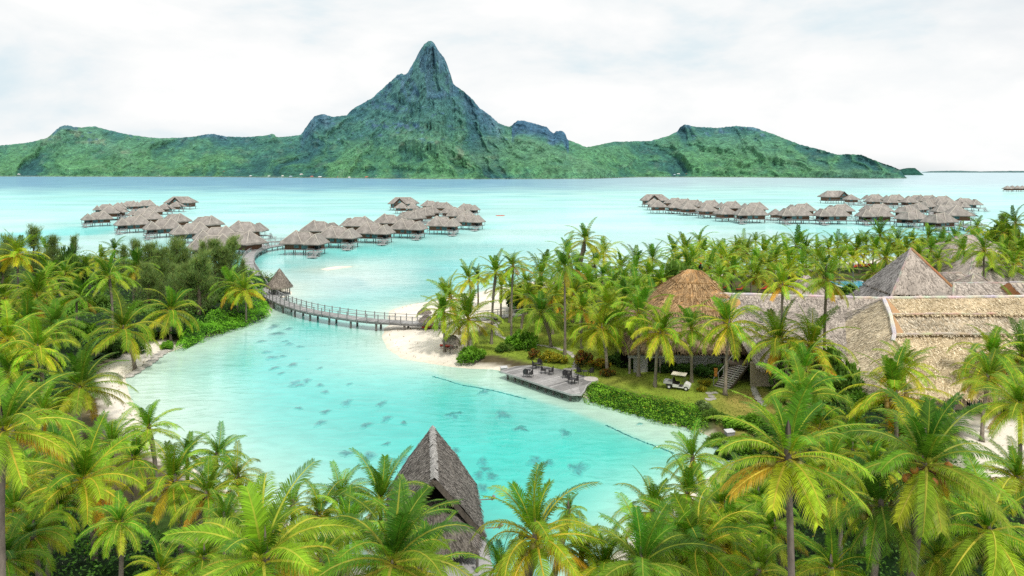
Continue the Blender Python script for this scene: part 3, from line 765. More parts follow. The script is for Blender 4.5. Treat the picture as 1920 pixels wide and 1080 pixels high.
# -- belt of palms along the far shore
for a in [(1312, 440, 46), (1285, 473, 50), (1352, 483, 56), (1393, 450, 44), (1417, 440, 32), (1453, 452, 46), (1413, 498, 66), (1493, 463, 56), (1512, 470, 56), (1553, 470, 43),
          (1588, 460, 43), (1625, 459, 46), (1650, 443, 50), (1685, 455, 50), (1740, 447, 46), (1713, 456, 42), (1780, 467, 50), (1807, 473, 55), (1845, 472, 74), (1870, 443, 42), (1905, 420, 50),
          (1887, 480, 60), (1914, 475, 60), (1575, 488, 42), (1637, 515, 36), (1478, 485, 56), (1440, 505, 56), (1375, 510, 56), (1330, 505, 56), (1533, 492, 46), (1600, 485, 36),
          (1760, 490, 44), (1895, 450, 50), (1722, 480, 40), (1380, 470, 46), (1320, 475, 46), (1505, 500, 50), (1860, 500, 50), (1300, 490, 56), (1340, 460, 48), (1365, 495, 56), (1400, 475, 52), (1430, 475, 52), (1470, 465, 50), (1455, 490, 56), (1530, 470, 50), (1570, 465, 46), (1605, 470, 46), (1640, 470, 48), (1665, 460, 48), (1700, 470, 48), (1765, 460, 46), (1795, 455, 46), (1825, 462, 50), (1860, 460, 50), (1880, 440, 50), (1900, 500, 56), (1290, 505, 56), (1420, 520, 60), (1350, 520, 56), (1480, 510, 56), (1660, 485, 44), (1745, 470, 46), (1545, 505, 50), (1312, 525, 54)]:
    palm(*a[:3], 'belt')
palm(1832, 425, 30, 'belt', yellow=True)

ZONE = {'grove': ("palms of the left island grove", "in the left island grove"),
        'lower left': ("palms at the lower left", "among the lower left palms"),
        'bottom centre': ("palms around the steep pavilion", "around the steep waterside pavilion"),
        'lower right': ("palms at the lower right", "among the lower right palms"),
        'point': ("palms on the beach and lawn", "on the beach and lawn point"),
        'hall': ("palms by the thatched halls", "beside the thatched hall roofs"),
        'garden': ("palms between the lawn and the straw roof", "between the lawn and the straw roof"),
        'belt west': ("palms along the far shore", "on the far shore beyond the straw roof"),
        'belt mid': ("palms along the far shore", "on the far shore beyond the pool"),
        'belt east': ("palms along the far shore", "on the far shore right of the pyramid roof")}
byz = {}
for p in sorted(PALMS, key=lambda p: p['px']): byz.setdefault(p['zone'], []).append(p)
PALM_XY = []
for z, lst in byz.items():
    hs = sorted(p['H'] for p in lst)
    for k, p in enumerate(lst):
        r = p['r']
        q = "yellowing" if p['yellow'] else ("tall" if p['H'] > hs[int(len(hs) * .7)] else ("short" if p['H'] < hs[int(len(hs) * .3)] else "green"))
        extra = " with coconuts" if p['nuts'] else ""
        lab = f"{q} coconut palm{extra} {ZONE[z][1]}, {ORD[k + 1]} from the left"
        root = thing("coconut_palm", lab, "palm tree", (p['X'], p['Y'], gz(p['X'], p['Y']) - .15), r.uniform(0, 2 * PI), ZONE[z][0])
        sc_ = p['D'] / CROWN_D * (.86 if p['size'] > 125 else 1.0 if z in ('lower left', 'lower right', 'bottom centre') else 1.2 if p['size'] > 58 else 1.36) * r.uniform(.92, 1.08)
        pool = yellow_crown if p['yellow'] else (pal_near if p['size'] > 125 else pal_mid if p['size'] > 58 else pal_far)
        tm, top = trunks[r.randrange(3 if p['H'] < 9 else 4)]
        t = link("trunk", tm, root); rs = .75 + .35 * sc_
        t.scale = (rs, rs, p['H'] + .2)
        topv = Vector((top.x * rs, top.y * rs, p['H'] + .2))
        # the measured point is the crown, so the foot steps back under it by the lean
        rz = root.rotation_euler.z
        dx = topv.x * math.cos(rz) - topv.y * math.sin(rz); dy = topv.x * math.sin(rz) + topv.y * math.cos(rz)
        root.location.x -= dx; root.location.y -= dy
        c = link("crown", r.choice(pool), root); c.location = topv; c.scale = (sc_, sc_, sc_ * r.uniform(.92, 1.08)); c.rotation_euler = (r.gauss(0, .14), r.gauss(0, .14), r.uniform(0, 6.28))
        if p['nuts']:
            o = link("coconuts", r.choice(nuts_m), root); o.location = topv; o.scale = (1.5,) * 3
        if p['size'] > 150 and r.random() < .6:
            o = link("dry_fronds", r.choice(skirt_m), root); o.location = topv
        PALM_XY.append((root.location.x, root.location.y))

# ================================================================== broad-leaved bushes
rng = np.random.default_rng(5)
def leaf_cloud(mb, C, size, col, rng, outward=None, up=.6, aspect=.5):
    """rhombic leaves centred at C"""
    n = len(C)
    a = rng.normal(size=(n, 3)); a[:, 2] = a[:, 2] * .5
    if outward is not None: a = a * .7 + outward * 1.0
    a[:, 2] += up * .3
    a /= np.linalg.norm(a, axis=1)[:, None] + 1e-9           # leaf axis
    nn = rng.normal(size=(n, 3)) * .8 + np.array([0, 0, up + .5])
    b = np.cross(a, nn); b /= np.linalg.norm(b, axis=1)[:, None] + 1e-9
    s = np.asarray(size).reshape(-1, 1)
    V = np.stack([C - a * s * .5, C + b * s * aspect * .5, C + a * s * .5, C - b * s * aspect * .5], 1).reshape(-1, 3)
    F = np.arange(n * 4).reshape(n, 4)
    Cc = np.repeat(col, 4, 0)
    mb.add_np(V, F, Cc)

def make_bush(seed, n=1500, leaf=.2, c0=(.05, .12, .012), c1=(.13, .25, .02), accent=None, lumps=9, flat=.75):
    """unit-radius bush: leaf clumps on uneven lobes, stems below"""
    r = np.random.default_rng(seed); mb = MB()
    lobes = []
    for k in range(lumps):
        az = r.uniform(0, 2 * PI); rr = r.uniform(0, .68) ** .8
        lobes.append((math.cos(az) * rr, math.sin(az) * rr, r.uniform(.35, .95) * flat * (1.1 - .5 * rr), r.uniform(.28, .46)))
    C = []; O = []; B = []
    per = n // lumps
    for (x, y, z, q) in lobes:
        d = r.normal(size=(per, 3)); d /= np.linalg.norm(d, axis=1)[:, None]
        rad = q * (r.uniform(.45, 1.08, per) ** .6)
        p = np.array([x, y, z]) + d * rad[:, None] * np.array([1, 1, .8])
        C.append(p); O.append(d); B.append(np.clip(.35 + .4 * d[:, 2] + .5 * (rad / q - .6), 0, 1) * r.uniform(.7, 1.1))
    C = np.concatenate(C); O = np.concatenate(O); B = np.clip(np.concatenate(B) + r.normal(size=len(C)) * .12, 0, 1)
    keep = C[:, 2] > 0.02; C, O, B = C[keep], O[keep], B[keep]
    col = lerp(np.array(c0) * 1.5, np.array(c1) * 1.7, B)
    if accent is not None:
        for ac, pr in accent:
            mk = r.random(len(C)) < pr * (B > .35)
            col[mk] = np.array(ac) * r.uniform(.7, 1.2, mk.sum())[:, None]
    leaf_cloud(mb, C, leaf * r.uniform(.7, 1.3, len(C)), col, r, O)
    st = MB()
    for (x, y, z, q) in lobes:
        st.tube([(x * .1, y * .1, -.05), (x * .6, y * .6, z * .5), (x, y, z)], [.035, .025, .012], 5, (1, 1, 1))
    return mesh_only(mb, "foliage", M['leaf']), mesh_only(st, "stems", M['bark'])

BUSH = {}
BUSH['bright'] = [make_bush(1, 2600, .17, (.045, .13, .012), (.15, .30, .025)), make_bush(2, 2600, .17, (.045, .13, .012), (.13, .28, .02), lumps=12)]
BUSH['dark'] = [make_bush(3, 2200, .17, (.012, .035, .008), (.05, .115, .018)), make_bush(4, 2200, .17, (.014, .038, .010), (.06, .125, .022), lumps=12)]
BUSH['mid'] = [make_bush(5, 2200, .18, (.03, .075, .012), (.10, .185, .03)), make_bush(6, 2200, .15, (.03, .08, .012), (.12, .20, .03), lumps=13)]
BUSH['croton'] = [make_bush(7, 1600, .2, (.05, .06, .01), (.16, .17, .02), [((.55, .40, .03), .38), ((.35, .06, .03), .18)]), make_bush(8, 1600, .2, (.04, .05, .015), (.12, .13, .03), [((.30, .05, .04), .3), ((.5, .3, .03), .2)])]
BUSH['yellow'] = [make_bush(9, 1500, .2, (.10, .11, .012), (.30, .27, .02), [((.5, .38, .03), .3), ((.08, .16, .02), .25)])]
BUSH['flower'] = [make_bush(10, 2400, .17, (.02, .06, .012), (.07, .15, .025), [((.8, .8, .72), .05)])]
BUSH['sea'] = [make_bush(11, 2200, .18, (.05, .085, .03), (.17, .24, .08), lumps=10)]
def bush(px, py, wpx, kind, label, hf=.8, group=None, cat="shrub", z=.6, name=None):
    p = at(px, py, z); R = wpx * p.y / FPX / 2
    b = BUSH[kind]; f, s = b[int(px) % len(b)]
    root = thing(name or "shrub", label, cat, (p.x, p.y, gz(p.x, p.y) - .05), random.Random(int(px * 3 + py)).uniform(0, 6.28), group)
    for me, nm in ((f, "foliage"), (s, "stems")):
        o = link(nm, me, root); o.scale = (R, R, R * hf * 1.25)
    return root

G = "shrubs in the resort gardens"
bush(886, 674, 60, 'bright', "round bright green shrub on the sand beside the plank deck", .8)
bush(978, 655, 62, 'bright', "tall leafy green shrub behind the grey utility box", .95)
bush(945, 662, 36, 'mid', "small mid green shrub left of the tall one behind the deck", .9)
bush(1003, 672, 34, 'croton', "yellow and red croton below the tall green shrub", .9)
bush(1028, 678, 40, 'yellow', "bright yellow croton along the back edge of the deck", .75)
bush(1050, 682, 36, 'yellow', "yellow croton nearest the white stepping stones", .75)
bush(1095, 686, 50, 'croton', "dark red croton right of the stepping stones", .95)
bush(1122, 693, 44, 'croton', "mixed croton behind the far right deck table", .8)
bush(1135, 706, 36, 'croton', "low brownish croton at the right end of the deck", .7)
for k, (px, py, w) in enumerate([(1165, 688, 50), (1192, 692, 46), (1222, 698, 46), (1255, 702, 46), (1285, 707, 44), (1318, 711, 46), (1345, 706, 44)]):
    bush(px, py, w, 'dark', f"dark clipped shrub under the pebble wall, {ORD[k + 1]} from the left", .85, "shrubs along the pebble wall")
bush(1323, 728, 26, 'yellow', "small yellow bush beside the golf cart lawn", .9)
bush(1315, 738, 22, 'yellow', "lowest yellow bush at the foot of the stair path", .8)
bush(1343, 786, 50, 'mid', "leafy shrub at the water end of the right hedge", .8)
bush(1375, 800, 46, 'bright', "light green shrub beside the grey box on the lawn edge", .8)
bush(1398, 838, 66, 'bright', "bright shrub on the bank above the channel boulders", .9)
bush(1428, 852, 76, 'mid', "leafy shrub behind the largest right hand palm", 1.0)
bush(1362, 846, 44, 'dark', "dark shrub leaning over the channel boulders", .9)
bush(1440, 825, 60, 'dark', "dark shrub at the lower corner of the lawn", .9)
bush(1345, 822, 60, 'mid', "shrub overhanging the shallow channel", .8)
bush(1410, 802, 60, 'bright', "green shrub between the lawn and the large palm", .8)
bush(1320, 770, 40, 'sea', "grey green tussock at the lawn corner", .8)
bush(1490, 756, 82, 'mid', "rounded tree-like shrub before the grey roof wing", 2.0)
bush(1558, 758, 105, 'mid', "large rounded shrub against the grey roof valley", 1.75)
bush(1520, 770, 80, 'dark', "dark shrub at the foot of the tan hip roof", 1.6)
bush(1428, 722, 56, 'dark', "dark pandanus-like shrub beside the stair", 1.3)
bush(1575, 775, 80, 'mid', "shrub under the palms before the tan roof", 1.2)
bush(1605, 780, 60, 'bright', "bright shrub at the lower edge of the tan roof", 1.2)
bush(1262, 590, 100, 'mid', "broad green tree-like shrub left of the straw roof", 1.7)
bush(1222, 600, 80, 'bright', "lighter green shrub below the left slope of straw roof", 1.3)
bush(985, 585, 80, 'dark', "dark broad-leaved tree in the middle of the lawn point", 1.1)
bush(1860, 545, 60, 'flower', "dark shrub dotted with white flowers beyond the grey roofs", 1.1)
bush(1805, 545, 46, 'bright', "low green shrub between the two small grey roofs", .8)
bush(1885, 525, 36, 'bright', "rounded bright shrub behind the gabled roof", 1.3)
bush(1915, 525, 30, 'mid', "rounded shrub at the right edge behind the gabled roof", 1.3)
bush(1750, 490, 60, 'mid', "bushy green tree right of the grey pyramid apex", 1.3)
bush(1785, 500, 56, 'sea', "pale green bushy tree below the far pavilion roof", 1.2)
bush(1590, 560, 46, 'dark', "dark shrub in front of the swimming pool", .9)
bush(1680, 470, 40, 'dark', "dark shrub under the palms left of the pyramid apex", 1.0)
bush(1890, 490, 90, 'dark', "large dark tree mass at the right edge", 1.4)
bush(1845, 520, 50, 'dark', "dark tree below the round thatched roof", 1.2)
bush(315, 650, 30, 'bright', "small round green shrub at the left beach corner", .9)
bush(512, 528, 26, 'mid', "garden shrub beside the round pavilion", .9)
bush(497, 527, 18, 'yellow', "yellow-leaved shrub behind the round pavilion", 1.2)
for k, (px, py, w, kd) in enumerate(sorted([(350, 600, 60, 'sea'), (335, 615, 46, 'sea'), (430, 565, 50, 'dark'), (395, 580, 60, 'dark'), (265, 600, 60, 'mid'), (180, 590, 60, 'mid'), (250, 660, 50, 'dark'), (205, 670, 56, 'dark'),
                                     (270, 640, 44, 'mid'), (150, 640, 60, 'bright'), (25, 570, 70, 'dark'), (15, 600, 60, 'dark'), (185, 545, 60, 'mid'), (120, 600, 60, 'bright')])):
    bush(px, py, w, kd, f"{ {'sea': 'grey green', 'dark': 'dark green', 'mid': 'mid green', 'bright': 'bright green'}[kd]} bush among the left island palms, {ORD[k + 1]} from the left", 1.0, "bushes among the left island palms")

# ------------------------------------------------------------------ leafy masses nobody could count, and clipped hedges
def leaf_mass(name, poly, h, leaf, dens, c0, c1, seed, matk='leaf', clump=.22, edge=1.2, under=None, accent=None, parent=None, region=None):
    r = np.random.default_rng(seed)
    poly = [tuple(p) for p in poly]
    xs = [p[0] for p in poly]; yss = [p[1] for p in poly]
    area = (max(xs) - min(xs)) * (max(yss) - min(yss)); n = int(area * dens)
    Pp = np.stack([r.uniform(min(xs), max(xs), n), r.uniform(min(yss), max(yss), n)], 1)
    d = sdf(Pp, poly) + (fbm(Pp[:, 0] * .5, Pp[:, 1] * .5, seed, 2) - .5) * 1.0
    k = d > 0
    if region is not None: k &= region(Pp)
    Pp = Pp[k]; d = d[k]
    def top(Q, dq):
        c = fbm(Q[:, 0] * clump, Q[:, 1] * clump, seed + 3, 4); c2 = fbm(Q[:, 0] * 1.1, Q[:, 1] * 1.1, seed + 9, 3)
        return h * (.45 + .75 * sstep(.25, .75, c)) * np.sqrt(np.clip(dq / edge, 0, 1)) * (.72 + .5 * c2), c2
    t, c2 = top(Pp, d)
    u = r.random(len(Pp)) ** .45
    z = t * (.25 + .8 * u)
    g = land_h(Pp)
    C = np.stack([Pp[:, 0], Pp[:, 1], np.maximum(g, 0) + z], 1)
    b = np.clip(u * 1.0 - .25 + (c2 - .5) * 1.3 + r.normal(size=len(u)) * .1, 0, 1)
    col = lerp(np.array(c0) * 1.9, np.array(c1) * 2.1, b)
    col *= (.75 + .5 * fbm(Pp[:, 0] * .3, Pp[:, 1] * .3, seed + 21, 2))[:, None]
    if accent:
        for ac, pr in accent:
            mk = r.random(len(C)) < pr; col[mk] = np.array(ac)
    mb = MB()
    leaf_cloud(mb, C, leaf * r.uniform(.7, 1.35, len(C)), col, r)
    # dim inner body so that no soil glints through
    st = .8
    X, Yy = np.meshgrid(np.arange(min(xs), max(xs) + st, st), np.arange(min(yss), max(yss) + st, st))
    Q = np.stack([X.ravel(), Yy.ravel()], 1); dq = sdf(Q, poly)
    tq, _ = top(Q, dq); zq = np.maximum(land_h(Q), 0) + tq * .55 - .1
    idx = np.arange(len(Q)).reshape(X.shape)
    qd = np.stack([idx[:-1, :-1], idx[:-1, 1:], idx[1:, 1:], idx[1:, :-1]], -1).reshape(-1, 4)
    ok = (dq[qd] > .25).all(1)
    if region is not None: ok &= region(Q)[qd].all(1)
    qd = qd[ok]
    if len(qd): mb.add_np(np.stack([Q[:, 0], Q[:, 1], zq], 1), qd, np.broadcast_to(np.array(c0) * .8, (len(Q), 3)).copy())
    return mb.build(name, M[matk], parent)

def pxpoly(l, z=.8): return [tuple(at(x, y, z)[:2]) for x, y in l]
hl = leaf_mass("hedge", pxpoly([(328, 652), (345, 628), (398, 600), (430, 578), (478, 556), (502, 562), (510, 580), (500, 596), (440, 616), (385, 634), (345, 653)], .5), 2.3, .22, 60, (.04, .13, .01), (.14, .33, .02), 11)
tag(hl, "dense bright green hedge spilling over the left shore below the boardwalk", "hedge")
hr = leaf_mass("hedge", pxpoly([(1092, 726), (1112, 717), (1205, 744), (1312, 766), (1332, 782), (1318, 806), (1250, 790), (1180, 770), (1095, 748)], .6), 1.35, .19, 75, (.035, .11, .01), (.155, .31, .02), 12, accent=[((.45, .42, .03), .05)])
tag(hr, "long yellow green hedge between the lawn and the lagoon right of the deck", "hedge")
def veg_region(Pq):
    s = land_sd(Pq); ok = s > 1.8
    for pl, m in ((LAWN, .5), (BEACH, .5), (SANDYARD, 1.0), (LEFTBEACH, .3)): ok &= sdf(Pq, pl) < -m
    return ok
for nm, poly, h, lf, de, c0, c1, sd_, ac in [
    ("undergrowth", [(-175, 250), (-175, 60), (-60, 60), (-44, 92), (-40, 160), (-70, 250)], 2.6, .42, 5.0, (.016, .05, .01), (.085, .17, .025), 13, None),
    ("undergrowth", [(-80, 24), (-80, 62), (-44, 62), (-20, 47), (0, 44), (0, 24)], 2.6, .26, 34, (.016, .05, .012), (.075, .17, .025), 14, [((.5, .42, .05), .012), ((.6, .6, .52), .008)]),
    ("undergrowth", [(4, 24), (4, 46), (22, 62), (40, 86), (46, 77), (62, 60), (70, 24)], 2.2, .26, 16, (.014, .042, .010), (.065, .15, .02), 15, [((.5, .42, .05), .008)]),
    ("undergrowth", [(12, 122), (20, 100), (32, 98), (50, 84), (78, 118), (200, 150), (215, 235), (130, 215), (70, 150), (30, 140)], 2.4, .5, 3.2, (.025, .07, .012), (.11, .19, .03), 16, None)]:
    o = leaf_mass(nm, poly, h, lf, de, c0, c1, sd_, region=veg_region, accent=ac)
    o["kind"] = "stuff"; o["label"] = {13: "dense leafy undergrowth covering the left island", 14: "dark leafy scrub filling the lower left corner", 15: "leafy scrub under the lower right palms", 16: "garden planting between the far shore palms"}[sd_]

# grass tufts that roughen the lawn
r = np.random.default_rng(77)
Pl = np.stack([r.uniform(-8, 60, 60000), r.uniform(70, 150, 60000)], 1)
Pl = Pl[(sdf(Pl, LAWN) > .2)][:16000]
mb = MB(); hz = land_h(Pl)
cg_ = lerp(np.array([.11, .19, .02]), np.array([.29, .32, .05]), np.clip(fbm(Pl[:, 0] * .2, Pl[:, 1] * .2, 5, 3) * 1.6 - .3 + r.normal(size=len(Pl)) * .2, 0, 1))
leaf_cloud(mb, np.stack([Pl[:, 0], Pl[:, 1], hz + .05], 1), r.uniform(.12, .3, len(Pl)), cg_, r, up=1.2, aspect=.35)
o = mb.build("grass", M['leaf']); o["kind"] = "stuff"; o["label"] = "short mown grass of the lawn beside the deck"

# fallen leaf bits and weed lines scattered on sand and lawn
r = np.random.default_rng(91)
Pl = np.stack([r.uniform(-60, 75, 90000), r.uniform(45, 160, 90000)], 1); s_ = land_sd(Pl)
wrack = np.exp(-((s_ - 1.3) / .35) ** 2) * .5
onbare = (sdf(Pl, BEACH) > 0) | (sdf(Pl, LAWN) > 0) | (sdf(Pl, LEFTBEACH) > 0) | (sdf(Pl, SANDYARD) > 0)
Pl = Pl[(s_ > .4) & onbare & (r.random(len(Pl)) < .05 + wrack)]
mb = MB(); k_ = r.random((len(Pl), 1))
leaf_cloud(mb, np.stack([Pl[:, 0], Pl[:, 1], land_h(Pl) + .06], 1), r.uniform(.1, .4, len(Pl)), np.array([.16, .10, .05]) * (1 - k_) + np.array([.40, .30, .16]) * k_, r, up=2.5, aspect=.35)
o = mb.build("fallen_leaves", M['leaf']); o["kind"] = "stuff"; o["label"] = "dry fallen leaves scattered over the sand and the lawn"

# ================================================================== feathery ironwood trees
def make_ironwood(seed, H, spread, n):
    r = random.Random(seed); tr = MB(); fo = MB()
    tips = []
    tr.tube([(0, 0, -.2), (.1, .05, H * .35), (.05, -.1, H * .7), (0, 0, H * .95)], [.24, .18, .1, .03], 8)
    for k in range(46):
        t = r.uniform(.18, .97); az = r.uniform(0, 2 * PI); L = spread * (1.1 - t * .75) * r.uniform(.5, 1.1)
        b = Vector((.05, 0, H * t)); d = Vector((math.cos(az), math.sin(az), r.uniform(.3, 1.1))).normalized()
        e = b + d * L
        tr.tube([b, b + d * L * .5 + Vector((0, 0, .05)), e], [.05, .03, .012], 5)
        for q in range(int(n / 46)):
            s = r.uniform(.2, 1.05); p = b + d * L * s + Vector((r.gauss(0, .25), r.gauss(0, .25), r.gauss(0, .22)))
            tips.append((p, (p - Vector((0, 0, H * .4))).normalized(), t))
    for p, od, t in tips:
        base = r.uniform(.55, 1.2)
        c = (.24 * base, .37 * base, .13 * base) if r.random() > .25 else (.34 * base, .40 * base, .15 * base)
        for q in range(4):
            d = (od + Vector((r.gauss(0, .6), r.gauss(0, .6), r.gauss(.35, .5)))).normalized() * r.uniform(.5, 1.1)
            w = Vector((r.gauss(0, 1), r.gauss(0, 1), 0)).normalized() * .022
            e = p + d - UPZ * .1
            fo.add([p - w, p + w, e], [(0, 1, 2)], c)
    return mesh_only(tr, "trunk", M['bark']), mesh_only(fo, "crown", M['needle'])
IRON = [make_ironwood(1, 9.0, 2.6, 1900), make_ironwood(2, 7.5, 3.0, 1900), make_ironwood(3, 10.0, 2.0, 1300)]
IW = [(62, 428, 560, 1.0, 2), (15, 450, 560, .8, 1), (100, 448, 560, .8, 0), (140, 445, 545, .8, 2), (255, 455, 560, .9, 0), (282, 462, 560, 1, 1), (330, 455, 560, 1.1, 1), (350, 470, 560, 1, 0), (300, 470, 575, 1.1, 0),
      (372, 480, 600, 1.2, 1), (405, 455, 545, 1.2, 1), (432, 452, 540, 1.15, 1), (420, 470, 545, 1.1, 0), (350, 500, 600, 1.1, 1), (280, 500, 590, 1.1, 1), (388, 505, 590, 1.0, 0), (232, 462, 550, .8, 2), (5, 470, 570, .9, 1), (380, 455, 545, .9, 2), (330, 500, 590, 1.0, 0), (455, 490, 545, .8, 0), (1880, 405, 470, .7, 1), (1770, 425, 465, .7, 0)]
for k, (px, ptop, pb, ws, vi) in enumerate(sorted(IW)):
    b = at(px, pb, .8); htop = CAM_H - (ptop - HOR) * b.y / FPX - .8
    H0 = [9.0, 7.5, 10.0][vi]
    side = "at the back of the left island" if px < 1000 else "on the far right shore"
    root = thing("ironwood_tree", f"feathery grey green ironwood tree {side}, {ORD[k + 1] if px < 1000 else ORD[k - 20]} from the left", "tree", (b.x, b.y, gz(b.x, b.y) - .1), k * 1.3, "feathery ironwood trees")
    s = htop / H0
    for me, nm in zip(IRON[vi], ("trunk", "crown")):
        o = link(nm, me, root); o.scale = (s * ws, s * ws, s)
# darker leafy tree on the left
for px, ptop, pb, lab in [(128, 455, 555, "dark leafy tree rising behind the left palms"), (140, 470, 560, "second dark leafy tree close beside the taller one at left")]:
    b = at(px, pb, .8); h = CAM_H - (ptop - HOR) * b.y / FPX - .8
    root = thing("leafy_tree", lab, "tree", (b.x, b.y, .7))
    t = MB(); t.tube([(0, 0, -.2), (.1, .1, h * .5), (0, 0, h * .85)], [.25, .18, .05], 8); t.build("trunk", M['bark'], root)
    f = link("crown", BUSH['dark'][0][0] if px < 130 else BUSH['mid'][0][0], root); f.scale = (2.6, 2.6, h * .85); f.location = (0, 0, h * .18)
# ================================================================== thatched roofs
def tufts(mb, a, b, c, d, n, ln, wd, c0, c1, seed, lift=.06):
    """bundles of leaf thatch laid down the slope of the quad a-b (eave) d-c (ridge)"""
    r = random.Random(seed)
    a, b, c, d = map(Vector, (a, b, c, d))
    nrm = (b - a).cross(d - a)
    if nrm.length < 1e-6: nrm = (c - b).cross(d - b)
    nrm.normalize()
    if nrm.z < 0: nrm = -nrm
    for i in range(n):
        s, t = r.random(), r.random()
        wtop = (c - d).length; wbot = (b - a).length
        if wtop < wbot and r.random() > (wbot + (wtop - wbot) * t) / wbot: continue
        p = (a * (1 - s) + b * s) * (1 - t) + (d * (1 - s) + c * s) * t
        dn = ((a * (1 - s) + b * s) - (d * (1 - s) + c * s)).normalized()
        sd = nrm.cross(dn)
        dn = (dn + sd * r.gauss(0, .28)).normalized()
        L = ln * r.uniform(.6, 1.3); w = wd * r.uniform(.5, 1.4)
        k = r.random(); k = k * k if r.random() < .5 else k
        col = tuple(c0[q] * (1 - k) + c1[q] * k for q in range(3))
        p1 = p + dn * L
        h = lift * r.uniform(.4, 1.6)
        mb.add([p - sd * w * .5 + nrm * .01, p + sd * w * .5 + nrm * .01, p1 + sd * w * .5 + nrm * h, p1 - sd * w * .5 + nrm * h], [(0, 1, 2, 3)],
               [col, col, tuple(q * .85 for q in col), tuple(q * .85 for q in col)])

def fringe(mb, a, b, n, ln, col, seed):
    """ragged drooping eave edge from a to b"""
    r = random.Random(seed); a = Vector(a); b = Vector(b); e = (b - a)
    o = Vector((e.y, -e.x, 0)).normalized()
    for i in range(n):
        p = a + e * r.random() + o * r.uniform(-.12, .1) + UPZ * r.uniform(-.05, .15)
        w = e.normalized() * r.uniform(.03, .1); k = r.uniform(.55, 1.25)
        q = p - UPZ * ln * r.uniform(.4, 1.1) + o * r.uniform(-.05, .12)
        mb.add([p - w, p + w, q + w * .5, q - w * .5], [(0, 1, 2, 3)], tuple(x * k for x in col))

def slab_quad(mb, quad, thick, nu, nv, amp, col, var, seed):
    a, b, c, d = map(Vector, quad)
    mb.panel(a, b, c, d, nu, nv, amp, col, var, seed)
    dn = Vector((0, 0, -thick))
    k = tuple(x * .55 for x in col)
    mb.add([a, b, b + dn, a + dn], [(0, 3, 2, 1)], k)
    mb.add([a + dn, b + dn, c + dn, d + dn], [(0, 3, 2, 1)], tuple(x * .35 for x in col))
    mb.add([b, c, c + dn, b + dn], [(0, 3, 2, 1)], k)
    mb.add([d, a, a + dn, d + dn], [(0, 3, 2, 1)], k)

def hip(mb, x0, x1, y0, y1, ze, zr, rx0, rx1, thick=.3, col=(1, 1, 1), seed=0, nu=8, nv=4, amp=.05, var=.08, ry=None, sag=0.0):
    ry = (y0 + y1) / 2 if ry is None else ry
    A, B, C, D = (x0, y0, ze), (x1, y0, ze), (x1, y1, ze), (x0, y1, ze)
    R0, R1 = (rx0, ry, zr), (rx1, ry, zr)
    for k, qd in enumerate([(A, B, R1, R0), (B, C, R1, R1), (C, D, R0, R1), (D, A, R0, R0)]):
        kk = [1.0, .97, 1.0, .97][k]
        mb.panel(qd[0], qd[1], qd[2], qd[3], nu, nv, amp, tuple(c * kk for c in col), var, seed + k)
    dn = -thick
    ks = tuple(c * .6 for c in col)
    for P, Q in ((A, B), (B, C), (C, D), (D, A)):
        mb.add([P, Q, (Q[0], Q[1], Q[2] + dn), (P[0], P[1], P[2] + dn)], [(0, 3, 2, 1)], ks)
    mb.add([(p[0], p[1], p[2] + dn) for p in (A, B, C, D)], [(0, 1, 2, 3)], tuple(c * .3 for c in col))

# ================================================================== overwater bungalows
def railing(mb, p, q, h=1.0, step=1.3, r=.05):
    p = Vector(p); q = Vector(q); L = (q - p).length; n = max(1, int(L / step))
    for i in range(n + 1):
        b = p.lerp(q, i / n); mb.beam(b, b + UPZ * h, r * 1.6, r * 1.6)
    for hh in (h, h * .62, h * .3):
        mb.beam(p + UPZ * hh, q + UPZ * hh, r * 1.2, r * (1.6 if hh == h else .9))

def pile(root, x, y, z1, r=.16):
    m = MB(); m.tube([(x, y, -.8), (x, y, z1)], r, 8); m.build("pile", M['pilewood'], root)
    
FZ = 2.0      # floor height over the water
def window(root, x0, x1, y, z0, z1, facing=-1):
    f = MB(); t = .09; yy = y + facing * .05
    for (a, b, c, d) in ((x0 - t, x1 + t, z1, z1 + t), (x0 - t, x1 + t, z0 - t, z0), (x0 - t, x0, z0, z1), (x1, x1 + t, z0, z1)):
        f.box(a, b, min(yy, yy - facing * .06), max(yy, yy - facing * .06), c, d, (.5, .5, .5))
    w = f.build("window", M['greywood'], root)
    g = MB(); g.box(x0, x1, min(y + facing * .03, y), max(y + facing * .03, y), z0, z1); g.build("pane", M['glass'], w)

